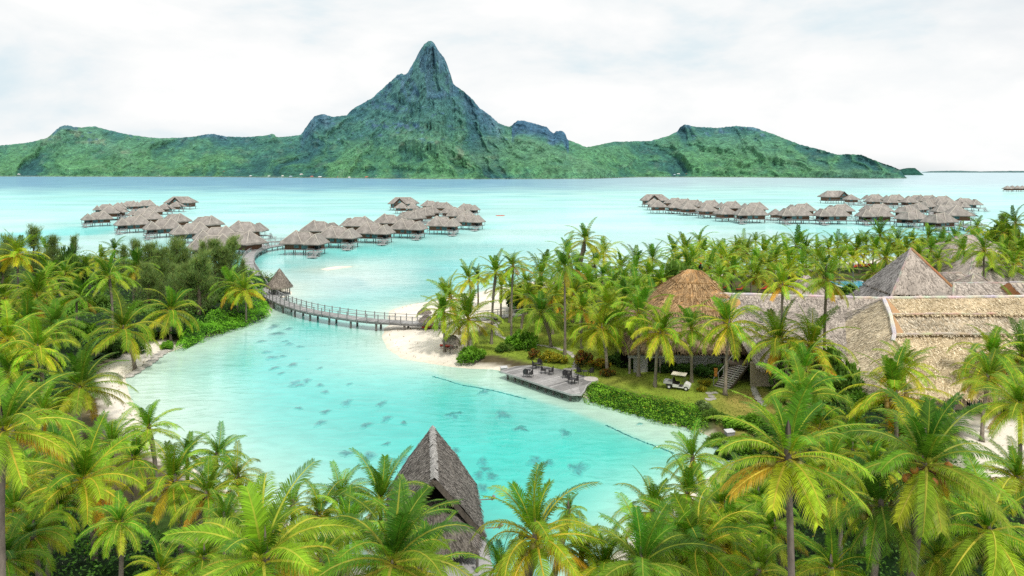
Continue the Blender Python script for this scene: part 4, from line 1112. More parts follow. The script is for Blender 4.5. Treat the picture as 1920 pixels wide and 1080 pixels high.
def villa(name, sx=1):
    """hip roof with a raised peak at the landward end and an open gable over the terrace; sx=-1 mirrors it"""
    root = link(name, None)
    def X(a, b): return (min(a * sx, b * sx), max(a * sx, b * sx))
    s = MB(); x0, x1 = X(-6.2, 6.6); s.box(x0, x1, -3.6, 3.6, FZ - .25, FZ); s.build("floor", M['greywood'], root)
    w = MB(); x0, x1 = X(-5.8, 3.0); w.box(x0, x1, -3.1, 3.1, FZ, FZ + 2.3)
    x0, x1 = X(3.003, 5.6); w.box(x0, x1, .4, 3.1, FZ, FZ + 2.3)
    for i in range(14):
        xx = (-5.7 + i * .66) * sx
        w.box(xx - .04, xx + .04, -3.13, -3.1, FZ, FZ + 2.3, (.6, .6, .6))
    w.build("wall", M['wood'], root)
    for a, b in ((-2.4, -.9), (.2, 2.4)):
        x0, x1 = X(a, b); window(root, x0, x1, -3.14, FZ + .5 - (.4 if a > 0 else 0), FZ + 2.0)
    d = MB(); x0, x1 = X(3.2, 5.4); d.box(x0, x1, .36, .396, FZ + .02, FZ + 2.1); d.build("door", M['glass'], root)
    r = MB()
    x0, x1 = X(-7.2, 5.2); rx = X(-3.0, 1.5)
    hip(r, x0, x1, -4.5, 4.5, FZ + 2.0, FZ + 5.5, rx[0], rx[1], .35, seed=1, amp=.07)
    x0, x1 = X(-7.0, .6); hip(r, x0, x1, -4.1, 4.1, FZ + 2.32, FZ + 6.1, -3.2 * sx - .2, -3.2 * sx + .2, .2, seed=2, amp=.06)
    # terrace gable, ridge across the house
    gx0, gx1 = X(1.6, 7.4); gm = (gx0 + gx1) / 2
    for e, gy0, kk in ((gx0, -5.2, .97), (gx1, -5.2, .99)):
        q = [(e, gy0, FZ + 1.9), (e, 3.6, FZ + 1.9), (gm, 1.6, FZ + 5.0), (gm, gy0 + 2.7, FZ + 5.0)]
        if e == gx1: slab_quad(r, q, .3, 5, 4, .06, (kk, kk, kk), .08, 5)
        else: slab_quad(r, [q[1], q[0], q[3], q[2]], .3, 5, 4, .06, (kk, kk, kk), .08, 6)
    r.panel((gx0, 3.6, FZ + 1.9), (gx1, 3.6, FZ + 1.9), (gm, 1.6, FZ + 5.0), (gm, 1.6, FZ + 5.0), 4, 3, .05, (.95,) * 3, .08, 8)
    slab_quad(r, [(gx0, -5.2, FZ + 1.9), (gx1, -5.2, FZ + 1.9), (gm, -2.5, FZ + 5.0), (gm, -2.5, FZ + 5.0)], .3, 4, 4, .05, (1.0,) * 3, .08, 9)
    dk = [(gx0 - .0 if sx > 0 else gx1, -4.2, FZ + 2.25), (gx0 if sx > 0 else gx1, .3, FZ + 2.25)]
    r.add([(dk[0][0] - .12 * sx, dk[0][1], dk[0][2]), (dk[0][0] + .5 * sx, dk[0][1] + .8, dk[0][2] + .55), (dk[0][0] + .5 * sx, .6, dk[0][2] + .55), (dk[0][0] - .12 * sx, .6, dk[0][2])], [(0, 1, 2, 3)], (.25, .22, .2))  # dark strip coloured in for the shade under the wing's overhang
    ro = r.build("roof", M['thatch'], root)
    c = MB()
    c.tube([(rx[0], 0, FZ + 5.52), (rx[1], 0, FZ + 5.52)], .16, 6)
    pk = (-3.2 * sx, 0, FZ + 6.12)
    for ex, ey in ((-7.0, -4.1), (-7.0, 4.1), (.6, -4.1), (.6, 4.1)): c.tube([pk, (ex * sx, ey, FZ + 2.36)], [.16, .12], 6)
    for ey in (-4.5, 4.5): c.tube([(1.5 * sx, 0, FZ + 5.52), (5.2 * sx, ey, FZ + 2.05)], [.15, .12], 6)
    c.tube([(gm, -2.5, FZ + 5.03), (gm, 1.6, FZ + 5.03)], .15, 6)
    for e in (gx0, gx1): c.tube([(gm, -2.5, FZ + 5.03), (e, -5.2, FZ + 1.95)], [.15, .11], 6)
    c.build("ridge_cap", M['ridge'], ro)
    t = MB(); x0, x1 = X(3.4, 8.0); t.box(x0, x1, -6.6, -3.603, FZ - .6, FZ - .4); t.build("terrace", M['greywood'], root)
    rl = MB(); railing(rl, (3.5 * sx, -6.5, FZ - .4), (6.0 * sx, -6.5, FZ - .4)); railing(rl, (7.9 * sx, -6.4, FZ - .4), (7.9 * sx, -3.6, FZ - .4)); rl.build("railing", M['greywood'], root)
    stv = MB()
    for sgn in (6.2, 7.5): stv.beam((sgn * sx, -6.5, FZ - .4), (sgn * sx, -9.2, .5), .08, .2)
    for i in range(7):
        f = i / 7; stv.box(min(6.2 * sx, 7.5 * sx), max(6.2 * sx, 7.5 * sx), -6.7 - 2.5 * f - .14, -6.7 - 2.5 * f + .14, FZ - .5 - f * 1.25, FZ - .44 - f * 1.25)
    railing(stv, (7.5 * sx, -6.5, FZ - .4), (7.5 * sx, -9.2, .5), .9, 1.3, .045)
    stv.build("stairs", M['greywood'], root)
    ld = MB(); x0, x1 = X(5.4, 8.6); ld.box(x0, x1, -11.2, -9.0, .38, .52); ld.build("landing", M['greywood'], root)
    for px_ in (-5.6, -2.0, 1.6, 5.6):
        for py_ in (-3.2, 3.2): pile(root, px_ * sx, py_, FZ - .25)
    for px_ in (4.0, 7.6): pile(root, px_ * sx, -6.2, FZ - .6, .13)
    pile(root, 7.0 * sx, -10.2, .38, .13)
    pp = MB()
    for px_, py_ in ((6.3, -3.4), (6.9, 3.2), (2.9, -4.6)): pp.tube([(px_ * sx, py_, FZ - .1), (px_ * sx, py_, FZ + 2.2)], .09, 6)
    pp.build("roof_post", M['pilewood'], root)
    return root

def small_villa(name):
    root = link(name, None)
    s = MB(); s.box(-4.2, 5.6, -3.6, 3.6, FZ - .25, FZ); s.build("floor", M['greywood'], root)
    w = MB(); w.box(-3.4, 3.4, -3.0, 3.0, FZ, FZ + 2.2); w.build("wall", M['wood'], root)
    window(root, -2.4, -.4, -3.03, FZ + .6, FZ + 1.9); 
    d = MB(); d.box(3.4, 3.43, -1.6, 1.6, FZ + .02, FZ + 2.0); d.build("door", M['glass'], root)
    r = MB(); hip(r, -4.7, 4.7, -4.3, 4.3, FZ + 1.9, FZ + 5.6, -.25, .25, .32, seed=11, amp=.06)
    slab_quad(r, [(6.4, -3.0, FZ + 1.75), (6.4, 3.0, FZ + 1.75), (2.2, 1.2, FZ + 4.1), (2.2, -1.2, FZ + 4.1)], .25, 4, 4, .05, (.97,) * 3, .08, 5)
    ro = r.build("roof", M['thatch'], root)
    c = MB()
    for ex, ey in ((-4.7, -4.3), (4.7, -4.3), (4.7, 4.3), (-4.7, 4.3)): c.tube([(0, 0, FZ + 5.62), (ex, ey, FZ + 1.95)], [.16, .11], 6)
    c.build("ridge_cap", M['ridge'], ro)
    rl = MB(); railing(rl, (3.6, -3.5, FZ), (5.5, -3.5, FZ)); railing(rl, (5.5, -3.5, FZ), (5.5, 3.5, FZ)); rl.build("railing", M['greywood'], root)
    ld = MB(); ld.box(5.7, 8.2, -5.4, -2.6, .38, .52); ld.build("landing", M['greywood'], root)
    stv = MB()
    for y in (-4.4, -3.5): stv.beam((5.6, y, FZ), (7.4, y, .5), .08, .18)
    for i in range(5): stv.box(5.7 + i * .34, 5.95 + i * .34, -4.4, -3.5, FZ - .2 - i * .3, FZ - .14 - i * .3)
    stv.build("stairs", M['greywood'], root)
    for px_ in (-3.6, 0, 3.6):
        for py_ in (-3.1, 3.1): pile(root, px_, py_, FZ - .25)
    pile(root, 7.6, -4.6, .38, .13)
    return root

def grand_villa(name, sx=1):
    root = link(name, None)
    s = MB(); s.box(-9.5, 9.5, -5.4, 5.4, FZ - .25, FZ); s.build("floor", M['greywood'], root)
    w = MB(); w.box(-8.6, 8.6, -4.6, 4.6, FZ, FZ + 3.2); w.build("wall", M['wood'], root)
    for a in (-7.6, 3.9, 6.3): window(root, a, a + 1.4, -4.63, FZ + .3, FZ + 2.4)
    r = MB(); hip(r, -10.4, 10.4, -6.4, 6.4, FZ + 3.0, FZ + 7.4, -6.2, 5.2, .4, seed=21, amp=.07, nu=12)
    gx = -1.5 * sx
    for e, sg in ((gx - 4.6, -1), (gx + 4.6, 1)):
        q = [(e, -7.4, FZ + 3.0), (e, -2, FZ + 3.0), (gx, 0, FZ + 7.2), (gx, -7.2, FZ + 7.2)]
        slab_quad(r, q if sg > 0 else [q[1], q[0], q[3], q[2]], .35, 5, 4, .06, (.98,) * 3, .08, 25)
    ro = r.build("roof", M['thatch'], root)
    c = MB(); c.tube([(-6.2, 0, FZ + 7.42), (5.2, 0, FZ + 7.42)], .18, 6)
    for ex, rxx in ((-10.4, -6.2), (10.4, 5.2)):
        for ey in (-6.4, 6.4): c.tube([(rxx, 0, FZ + 7.42), (ex, ey, FZ + 3.05)], [.16, .12], 6)
    c.build("ridge_cap", M['ridge'], ro)
    g = MB(); g.add([(gx - 3.7, -6.6, FZ + 3.1), (gx + 3.7, -6.6, FZ + 3.1), (gx, -6.6, FZ + 6.5)], [(0, 1, 2)], (.6, .5, .45)); gb = g.build("gable", M['wood'], root)
    g = MB(); g.add([(gx - 1.9, -6.63, FZ + 3.6), (gx + 1.9, -6.63, FZ + 3.6), (gx + .0, -6.63, FZ + 5.6)], [(0, 1, 2)]); g.build("pane", M['glass'], gb)
    d = MB(); d.box(gx - 1.6, gx + 1.6, -4.64, -4.6, FZ + .05, FZ + 2.6); d.build("door", M['glass'], root)
    rl = MB(); railing(rl, (-9.4, -5.3, FZ), (9.4, -5.3, FZ)); rl.build("railing", M['greywood'], root)
    ld = MB(); ld.box(8.4, 11.5, -8, -6, .38, .52); ld.build("landing", M['greywood'], root)
    for px_ in (-8.6, -4.3, 0, 4.3, 8.6):
        for py_ in (-4.8, 4.8): pile(root, px_, py_, FZ - .25, .18)
    pile(root, 10, -7, .38, .13)
    return root

PROTO = {'v': villa("overwater_bungalow", 1), 'm': villa("overwater_bungalow", -1), 's': small_villa("overwater_bungalow"), 'g': grand_villa("overwater_bungalow"), 'G': grand_villa("overwater_bungalow", -2.2)}
used_p = set()
def bungalow(px, py, k, rot, label, group, s=1.0):
    b = at(px, py, 0)
    if k in used_p: o = copy_tree(PROTO[k])
    else: o = PROTO[k]; used_p.add(k)
    o.location = b; o.rotation_euler = (0, 0, math.radians(rot)); o.scale = (s, s, s)
    tag(o, label, "bungalow", group)

clusters = {
 'left': ("overwater bungalows of the left cluster", [
    ("front", [(182, 424, 'm', 40, .93), (248, 436, 'm', 38, .98), (305, 445, 'm', 36, 1), (358, 455, 'm', 34, 1), (405, 467, 'm', 30, 1.03), (397, 487, 'm', 25, 1), (455, 477, 'v', 150, 1.0)]),
    ("middle", [(205, 413, 's', 30, 1.1), (220, 411, 's', 30, 1.1), (277, 424, 'v', 215, .95), (267, 415, 'v', 215, .95), (285, 408, 'v', 215, .9), (330, 429, 'v', 150, .95), (388, 436, 'v', 150, .98), (462, 451, 'm', 180, 1)]),
    ("far", [(196, 403, 'm', 30, .9), (221, 403, 's', 30, 1.05), (241, 397, 'm', 35, .95), (271, 396, 'm', 30, 1.0), (309, 402, 's', 0, .95), (331, 397, 's', 0, .95)])]),
 'central': ("overwater bungalows of the central cluster", [
    ("front", [(572, 477, 'v', -8, 1), (637, 464, 'v', -10, 1), (703, 455, 'v', -12, 1), (767, 446, 'v', -14, 1), (832, 439, 'v', -12, 1), (880, 430, 'v', -20, .98)]),
    ("middle", [(602, 450, 'm', 165, 1), (671, 439, 'v', 170, 1), (733, 433, 'm', 165, 1), (770, 423, 'v', 150, .98), (789, 416, 'v', 150, .95), (803, 411, 'v', 150, .95), (864, 418, 'v', -20, .98), (850, 411, 'v', -20, .95)]),
    ("far", [(878, 404, 'v', -20, .95), (829, 400, 'v', 165, .95), (809, 396, 'm', 160, .95), (753, 400, 's', 0, .95), (774, 401, 's', 5, .95)])]),
 'right': ("overwater bungalows of the right cluster", [
    ("front", [(1234, 400, 's', 0, 1.15), (1267, 401, 's', 5, 1.1), (1290, 404, 's', 5, 1.1), (1326, 409, 's', 10, 1.12), (1360, 415, 's', 15, 1.1), (1407, 418, 'm', 0, 1.15), (1489, 419, 'm', 0, 1.15), (1558, 420, 'm', 0, 1.15), (1639, 421, 'm', -4, 1.15),
               (1708, 425, 'm', 20, 1.05), (1760, 432, 'm', 20, 1.05), (1794, 422, 's', -10, 1.35)]),
    ("back", [(1226, 394, 's', 0, 1.1), (1263, 390, 'v', 160, 1), (1281, 392, 'v', 165, 1), (1299, 395, 'v', 165, 1), (1329, 399, 'v', 170, 1.1), (1368, 402, 'v', 170, 1.1), (1413, 405, 'v', 175, 1.1), (1501, 408, 'v', 178, 1.1), (1574, 408, 'v', 178, 1.05),
               (1644, 409, 'v', 180, 1.1), (1699, 410, 'm', 30, 1), (1776, 410, 'v', -10, 1.05)]),
    ("far", [(1596, 384, 's', 0, 1.15), (1637, 388, 's', 0, 1.1), (1638, 383, 'v', 170, 1.1), (1670, 390, 's', 0, 1.1), (1676, 385, 'v', 165, 1.15), (1705, 390, 's', 0, 1.15), (1717, 385, 'v', 165, 1.1), (1738, 387, 'v', 165, 1.15), (1764, 389, 'v', 170, 1.15), (1790, 399, 'v', -10, 1.05), (1719, 404, 'm', 35, 1),
             (1735, 398, 'm', 35, 1), (1742, 394, 'm', 35, 1), (1772, 395, 'v', -10, 1.0), (1812, 395, 'v', -10, 1.15)])])}
for cl, (grp, rows) in clusters.items():
    for rw, items in rows:
        for i, (px, py, k, rot, s) in enumerate(sorted(items)):
            kd = {'v': "thatched bungalow", 'm': "thatched bungalow", 's': "small pyramid-roofed bungalow"}[k]
            bungalow(px, py, k, rot, f"{kd} in the {rw} row of the {cl} cluster, {ORD[i + 1]} from the left", grp, s)
bungalow(340, 392, 'g', 0, "large bungalow with triangular window at the far tip of the left cluster", clusters['left'][0], .98)
bungalow(757, 394, 'g', -4, "large bungalow with triangular window at the far tip of the central cluster", clusters['central'][0], .98)
bungalow(1228, 388, 'g', -2, "large bungalow with triangular window at the left end of the right cluster", clusters['right'][0], 1.05)
bungalow(1565, 381, 'G', 8, "large bungalow standing alone left of the farthest right row", clusters['right'][0], 1.15)
for i, (px, py) in enumerate([(1889, 359.5), (1898, 359), (1908, 359.2), (1917, 359), (1927, 359)]):
    b = at(px, py)
    root = thing("overwater_hut", f"distant thatched hut on stilts at the right edge, {ORD[i + 1]} from the left", "hut", b, .2 * i, "distant huts at the right edge")
    k = MB(); k.box(-3.2, 3.2, -3.2, 3.2, 2.2, 4.6); k.box(-4.2, 4.2, -4.2, 4.2, 1.9, 2.2, (1.6, 2, 2.4)); k.build("wall", M['wood'], root)
    k = MB(); hip(k, -5, 5, -5, 5, 4.2, 8.4, -.2, .2, .3, seed=i); k.build("roof", M['thatch'], root)
    for qx in (-3.4, 3.4):
        for qy in (-3.4, 3.4): pile(root, qx, qy, 1.9, .22)
# little pier hut
b = at(1454, 414.5)
root = thing("pier_hut", "tiny pyramid-roofed hut standing on the pier between two bungalows", "hut", b)
k = MB(); k.box(-2.2, 2.2, -2, 2, 1.95, 3.9); k.build("wall", M['wood'], root)
k = MB(); hip(k, -3.6, 3.6, -3.4, 3.4, 3.7, 7.0, -.2, .2, .25, seed=3); k.build("roof", M['thatch'], root)
k = MB(); k.box(-2.6, 2.6, -2.5, 2.5, 1.7, 1.95); k.build("floor", M['greywood'], root)
for qx in (-2, 2):
    for qy in (-2, 2): pile(root, qx, qy, 1.7, .16)

# ================================================================== boardwalks and the footbridge
def smooth_line(P, n):
    P = [Vector(p) for p in P]; out = []
    for i in range(len(P) - 1):
        p0 = P[max(i - 1, 0)]; p1 = P[i]; p2 = P[i + 1]; p3 = P[min(i + 2, len(P) - 1)]
        for k in range(n):
            t = k / n
            out.append(.5 * ((2 * p1) + (p2 - p0) * t + (2 * p0 - 5 * p1 + 4 * p2 - p3) * t * t + (3 * p1 - p0 - 3 * p2 + p3) * t ** 3))
    out.append(P[-1]); return out

def walkway(pix, z, width, name, label, pile_step, rail=True, posts=False, n=6, kerb=True, piles=True, deckmat='greywood', col=(1, 1, 1)):
    pts = smooth_line([at(x, y, z) for x, y in pix], n)
    L = [0]
    for i in range(1, len(pts)): L.append(L[-1] + (pts[i] - pts[i - 1]).length)
    side = []
    for i in range(len(pts)):
        t = (pts[min(i + 1, len(pts) - 1)] - pts[max(i - 1, 0)]); t.z = 0; t.normalize(); side.append(Vector((t.y, -t.x, 0)))
    def pos(s, off=0.0, dz=0.0):
        s = max(0, min(L[-1], s)); i = max(0, min(len(L) - 2, int(np.searchsorted(L, s)) - 1)); f = (s - L[i]) / max(L[i + 1] - L[i], 1e-6)
        return pts[i].lerp(pts[i + 1], f) + side[i].lerp(side[i + 1], f) * off + UPZ * dz
    root = thing(name, label, "walkway" if name != "footbridge" else "bridge", pts[0] - UPZ * z)
    d = MB(); ns = int(L[-1] / .55); rr = random.Random(9)
    for i in range(ns):
        a, b = i * L[-1] / ns, (i + .93) * L[-1] / ns
        k = rr.uniform(.78, 1.15)
        q = [pos(a, -width / 2), pos(a, width / 2), pos(b, width / 2), pos(b, -width / 2)]
        d.add(q + [v - UPZ * .12 for v in q], [(0, 1, 2, 3), (7, 6, 5, 4), (0, 4, 5, 1), (2, 6, 7, 3), (1, 5, 6, 2), (3, 7, 4, 0)], tuple(c * k for c in col))
    for sgn in (-1, 1):
        for i in range(ns // 3):
            d.beam(pos(i * 3 * L[-1] / ns, sgn * width * .45, -.28), pos((i + 1) * 3 * L[-1] / ns, sgn * width * .45, -.28), .14, .3, (.55, .55, .55))
    d.build("deck", M[deckmat], root, world=True)
    step = 2.1
    if rail:
        for sgn in (-1, 1):
            rm = MB(); m_ = max(2, int(L[-1] / step))
            for i in range(m_):
                a, b = i * L[-1] / m_, (i + 1) * L[-1] / m_
                for hh, w in ((1.08, .09), (.70, .045), (.36, .045)): rm.beam(pos(a, sgn * width / 2, hh), pos(b, sgn * width / 2, hh), w, w)
                if not posts: rm.beam(pos(a, sgn * width / 2, -.2), pos(a, sgn * width / 2, 1.12), .12, .12)
            rm.build("handrail" if posts else "railing", M['greywood'], root, world=True)
            if posts:
                for i in range(m_ + 1):
                    pm = MB(); a = i * L[-1] / m_
                    pm.beam(pos(a, sgn * (width / 2 + .05), -.45), pos(a, sgn * (width / 2 + .05), 1.25), .15, .15, (.62, .62, .64)); pm.build("railing_post", M['greywood'], root, world=True)
    if piles:
        m_ = int(L[-1] / pile_step)
        for i in range(m_):
            a = (i + .5) * L[-1] / m_
            for sgn in (-1, 1):
                pm = MB(); p = pos(a, sgn * width * .36); pm.tube([(p.x, p.y, -.8), (p.x, p.y, p.z - .15)], .2 if posts else .17, 8); pm.build("pile", M['pilewood'], root, world=True)
    return root
walkway([(502, 552), (520, 562), (545, 572), (580, 582), (630, 591), (690, 599), (750, 603), (800, 605.5), (845, 606)], 1.7, 2.4, "footbridge",
        "curved grey timber footbridge on piles from the round pavilion to the beach", 5.2, True, True)
walkway([(500, 553), (490, 543), (482, 529), (473, 512), (466, 498), (467, 483), (478, 472), (497, 464), (520, 460), (545, 455)], 1.65, 3.2, "boardwalk",
        "grey boardwalk curving over the water behind the round pavilion", 7, True)
walkway([(497, 462), (485, 455), (520, 452), (560, 452)], 1.65, 2.2, "boardwalk", "straight boardwalk with railings behind the curving one left of centre", 7, True)
walkway([(545, 455), (590, 452), (640, 444), (690, 436), (740, 428), (790, 419), (830, 409), (838, 403), (800, 400), (770, 400)], 1.65, 2.4, "boardwalk", "boardwalk running between the two rows of the central cluster", 12, True, n=4)
walkway([(485, 455), (440, 449), (390, 440), (340, 432), (290, 422), (240, 410), (225, 405), (250, 402), (300, 399)], 1.65, 2.4, "boardwalk", "boardwalk running between the rows of the left cluster", 12, True, n=4)
walkway([(1862, 436), (1820, 428), (1795, 421), (1750, 418), (1700, 415), (1640, 414), (1560, 413), (1480, 412), (1410, 410), (1360, 406), (1310, 400), (1250, 394)], 1.65, 2.4, "boardwalk", "long straight boardwalk behind the front row of the right cluster", 9, True, n=4)
walkway([(1752, 418), (1752, 408), (1745, 400), (1755, 394), (1700, 388), (1640, 386), (1580, 383)], 1.65, 2.4, "boardwalk", "boardwalk leading to the farthest right row of bungalows", 14, True, n=4)
walkway([(845, 606), (880, 600), (930, 594), (975, 588)], 1.15, 2.2, "boardwalk", "short boardwalk crossing the sand to the lawn", 5, True, piles=False)

# round pavilion beside the footbridge
p = at(524, 551, 1.6)
root = thing("thatched_pavilion", "small pavilion with a tall grey thatched cone roof at the footbridge end", "pavilion", (p.x, p.y, .45))
root.scale = (.72, .72, .74)
k = MB(); k.prism([(3.4 * math.cos(PI / 4 * i), 3.4 * math.sin(PI / 4 * i)) for i in range(8)], 1.35, 1.6); k.build("floor", M['greywood'], root)
for i in range(8):
    a = PI / 4 * i + .2; k = MB(); k.tube([(2.9 * math.cos(a), 2.9 * math.sin(a), 1.6), (2.9 * math.cos(a), 2.9 * math.sin(a), 4.0)], .11, 7); k.build("post", M['pilewood'], root)
    k = MB(); k.tube([(2.6 * math.cos(a), 2.6 * math.sin(a), -.8), (2.6 * math.cos(a), 2.6 * math.sin(a), 1.35)], .16, 7); k.build("pile", M['pilewood'], root)
k = MB()
for i in range(10):
    a0, a1 = 2 * PI * i / 10, 2 * PI * (i + 1) / 10
    if i in (6, 7): continue
    railing(k, (3.2 * math.cos(a0), 3.2 * math.sin(a0), 1.6), (3.2 * math.cos(a1), 3.2 * math.sin(a1), 1.6), .95, 1.0, .04)
k.build("railing", M['greywood'], root)
k = MB(); tf = (0.15, .125, .105); tb = (.44, .38, .32)
prof = [(.06, 9.0), (.75, 8.0), (1.9, 6.4), (3.0, 4.9), (3.75, 3.85), (3.8, 3.5), (3.3, 3.7), (.05, 8.2)]
k.lathe(prof, n=28, col=(.25, .21, .18))
for i in range(28):
    a0, a1 = 2 * PI * i / 28, 2 * PI * (i + 1) / 28
    P_ = lambda r_, z_, a: (r_ * math.cos(a), r_ * math.sin(a), z_)
    for (ra, za), (rb, zb) in zip(prof[1:5], prof[0:4]):
        tufts(k, P_(ra, za, a0), P_(ra, za, a1), P_(rb, zb, a1), P_(rb, zb, a0), 34, .55, .1, tf, tb, i * 10 + int(za), .07)
    fringe(k, P_(3.78, 3.85, a0), P_(3.78, 3.85, a1), 12, .6, (.36, .31, .25), i)
k.build("roof", M['thatch_big'], root)
k = MB(); k.box(-1.2, -.2, -.5, .5, 1.6, 2.3); k.box(.3, 1.5, -.3, .6, 1.6, 2.1); k.build("bench", M['pilewood'], root)

# ================================================================== thatched resort halls
GREYT0, GREYT1 = (.25, .215, .185), (.58, .51, .44)
TANT0, TANT1 = (.40, .30, .165), (.88, .74, .51)
STRW0, STRW1 = (.24, .145, .07), (.60, .40, .21)

def big_face(mb, quad, base, c0, c1, dens, seed, ln=.5, wd=.12, lift=.05, nu=14, nv=8):
    if dens < 30: dens *= 1.7; base = tuple(x * 1.25 for x in base)
    a, b, c, d = map(Vector, quad)
    area = .5 * (((b - a).length + (c - d).length)) * (((a + b) / 2 - (c + d) / 2).length)
    mb.panel(a, b, c, d, nu, nv, .05, base, .12, seed)
    tufts(mb, a, b, c, d, int(area * dens), ln, wd, c0, c1, seed, lift)

def caps(lines, parent, r=.17, col=(1, 1, 1), m='ridge'):
    c = MB(); rr = random.Random(4)
    for p, q in lines:
        p = Vector(p); q = Vector(q); n = max(2, int((q - p).length / .8))
        pts = [p.lerp(q, i / n) + Vector((0, 0, rr.uniform(-.04, .04))) for i in range(n + 1)]
        c.tube(pts, [r * rr.uniform(.85, 1.15) for _ in pts], 6, [tuple(x * (kk := rr.uniform(.8, 1.1)) for x in col) for _ in pts])
    c.build("ridge_cap", M[m], parent, world=False)

# ---- A: tan hall at the right, hip end with three stepped tiers
root = thing("thatched_hall", "big hall with stepped tan thatch roof and white ridge trim at right", "building", (58, 86, 0))
def loc(p): return (p[0] - 58, p[1] - 86, p[2])
R0, R1 = (48.5, 92, 11.4), (80, 92.6, 11.55)
t1a, t1b = (47.9, 89.2, 9.85), (80, 89.2, 9.85)
t2a, t2b = (46.9, 86.4, 7.95), (80, 86.4, 8.0)
e0, e1 = (40.6, 77.8, 2.9), (80, 77.8, 2.9)
r = MB()
basec = (.42, .33, .21)
big_face(r, [loc(t1a), loc(t1b), loc(R1), loc(R0)], basec, TANT0, TANT1, 16, 1, nu=30)
dz = lambda p, h, dx=0, dy=0: (p[0] + dx, p[1] + dy, p[2] + h)
big_face(r, [loc(t2a), loc(t2b), loc(dz(t1b, -.28, 0, .1)), loc(dz(t1a, -.28, -.2, .1))], (.40, .32, .22), (.36, .29, .19), (.80, .70, .54), 16, 2, nu=30)
big_face(r, [loc(e0), loc(e1), loc(dz(t2b, -.3, 0, .1)), loc(dz(t2a, -.3, -.3, .1))], basec, TANT0, TANT1, 15, 3, nu=30, nv=14)
for pa, pb in ((t1a, t1b), (t2a, t2b)):      # step undersides and ragged lower lips
    r.add([loc(pa), loc(pb), loc(dz(pb, -.3, 0, .1)), loc(dz(pa, -.3, 0, .1))], [(0, 3, 2, 1)], (.30, .22, .13))
    fringe(r, loc(dz(pa, .1)), loc(dz(pb, .1)), 420, .2, (.80, .68, .48), 5)
back0, back1 = (40.6, 106, 2.9), (80, 106, 2.9)
r.panel(loc(back1), loc(back0), loc(R0), loc(R1), 10, 6, .05, basec, .1, 4)
# left hip end, thatch colours lightened to make up for its shade
ws = [R0, dz(t1a, -.1), dz(t2a, -.1), e0]
eL = [(40.6, 99, 2.9), (40.6, 92, 2.9), (40.6, 86, 2.9), (40.6, 77.8, 2.9)]
for i in range(3):
    big_face(r, [loc(eL[i]), loc(eL[i + 1]), loc(ws[i + 1]), loc(ws[i])], (.46, .38, .26), (.50, .41, .28), (.95, .82, .60), 15, 7 + i, nu=8)
big_face(r, [loc((40.6, 106, 2.9)), loc(eL[0]), loc(R0), loc(R0)], (.3, .26, .2), GREYT0, GREYT1, 10, 12, nu=8)
fringe(r, loc(e0), loc(e1), 700, .6, (.45, .34, .22), 8); fringe(r, loc(back0), loc(e0), 400, .6, (.42, .35, .25), 9)
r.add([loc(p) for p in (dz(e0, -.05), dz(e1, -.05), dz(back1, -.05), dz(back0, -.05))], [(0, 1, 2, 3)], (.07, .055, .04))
ro = r.build("roof", M['thatch_big'], root)
caps([(loc(dz(R0, .08)), loc(dz(R1, .08)))], ro, .2, (1.35, 1.35, 1.38))
caps([(loc(dz(R0, .08)), loc(dz(t1a, .05))), (loc(dz(t1a, .05)), loc(dz(t2a, .1))), (loc(dz(t2a, .1)), loc(dz(t2a, -.6, -.6, -.7)))], ro, .24, (1.4, 1.4, 1.43))
caps([(loc(dz(t1a, .1)), loc(dz(t1a, .12, 13.5)))], ro, .12, (1.15, 1.05, .9)); caps([(loc(dz(t2a, .1)), loc(dz(t2a, .14, 15)))], ro, .14, (1.2, 1.1, .95))
# rust-stained flashing beside the hip
fl = MB()
for (pa, pb, w) in ((R0, t1a, 1.1), (t1a, t2a, .9)):
    a = Vector(pa) + Vector((.3, 0, .12)); b = Vector(pb) + Vector((.3, 0, .12))
    fl.add([loc(a), loc(b), loc(b + Vector((w, 0, 0)))], [(0, 1, 2)], (.46, .27, .13))
fl.build("flashing", M['paint'], ro)
w = MB()
w.box(43 - 58, 80 - 58, 79.6 - 86, 79.9 - 86, .9, 3.3, (.62, .5, .36)); w.box(43 - 58, 43.3 - 58, 79.9 - 86, 104 - 86, .9, 3.3, (.62, .5, .36))
w.build("wall", M['paint'], root)
for dx in (51.4, 55.5, 60):
    d = MB(); d.box(dx - 58, dx + 1.7 - 58, 79.5 - 86, 79.597 - 86, .95, 3.0); dd = d.build("door", M['dark'], root)
    d = MB()
    for q in (.25, .95): d.box(dx + q - 58, dx + q + .5 - 58, 79.46 - 86, 79.5 - 86, 1.3, 2.8)
    d.build("pane", M['glass'], dd)
tr = MB(); tr.box(47 - 58, 70 - 58, 76.6 - 86, 79.55 - 86, .6, .92, (.45, .36, .28)); tr.box(47 - 58, 70 - 58, 76.4 - 86, 76.6 - 86, .55, .90, (.5, .24, .14)); tr.build("terrace", M['paint'], root)
for px_ in (49, 54, 59, 64):
    k = MB(); k.tube([(px_ - 58, 78.2 - 86, .9), (px_ - 58, 78.2 - 86, 3.1)], .16, 8); k.build("post", M['pilewood'], root)

# ---- B: long grey wing running left from it
root = thing("thatched_hall", "long low grey thatched wing joining the tan hall and the brown hall", "building", (40, 95, 0))
lb = lambda p: (p[0] - 40, p[1] - 95, p[2])
r = MB()
big_face(r, [lb((30.5, 87.5, 3.4)), lb((43.2, 87.5, 3.4)), lb((53, 99.5, 10.0)), lb((28.6, 100.2, 10.55))], (.32, .275, .235), GREYT0, GREYT1, 14, 31, nu=20, nv=10)
big_face(r, [lb((53, 112, 3.4)), lb((28, 112, 3.4)), lb((28.6, 100.2, 10.55)), lb((53, 99.5, 10.0))], (.32, .275, .235), GREYT0, GREYT1, 3, 33)
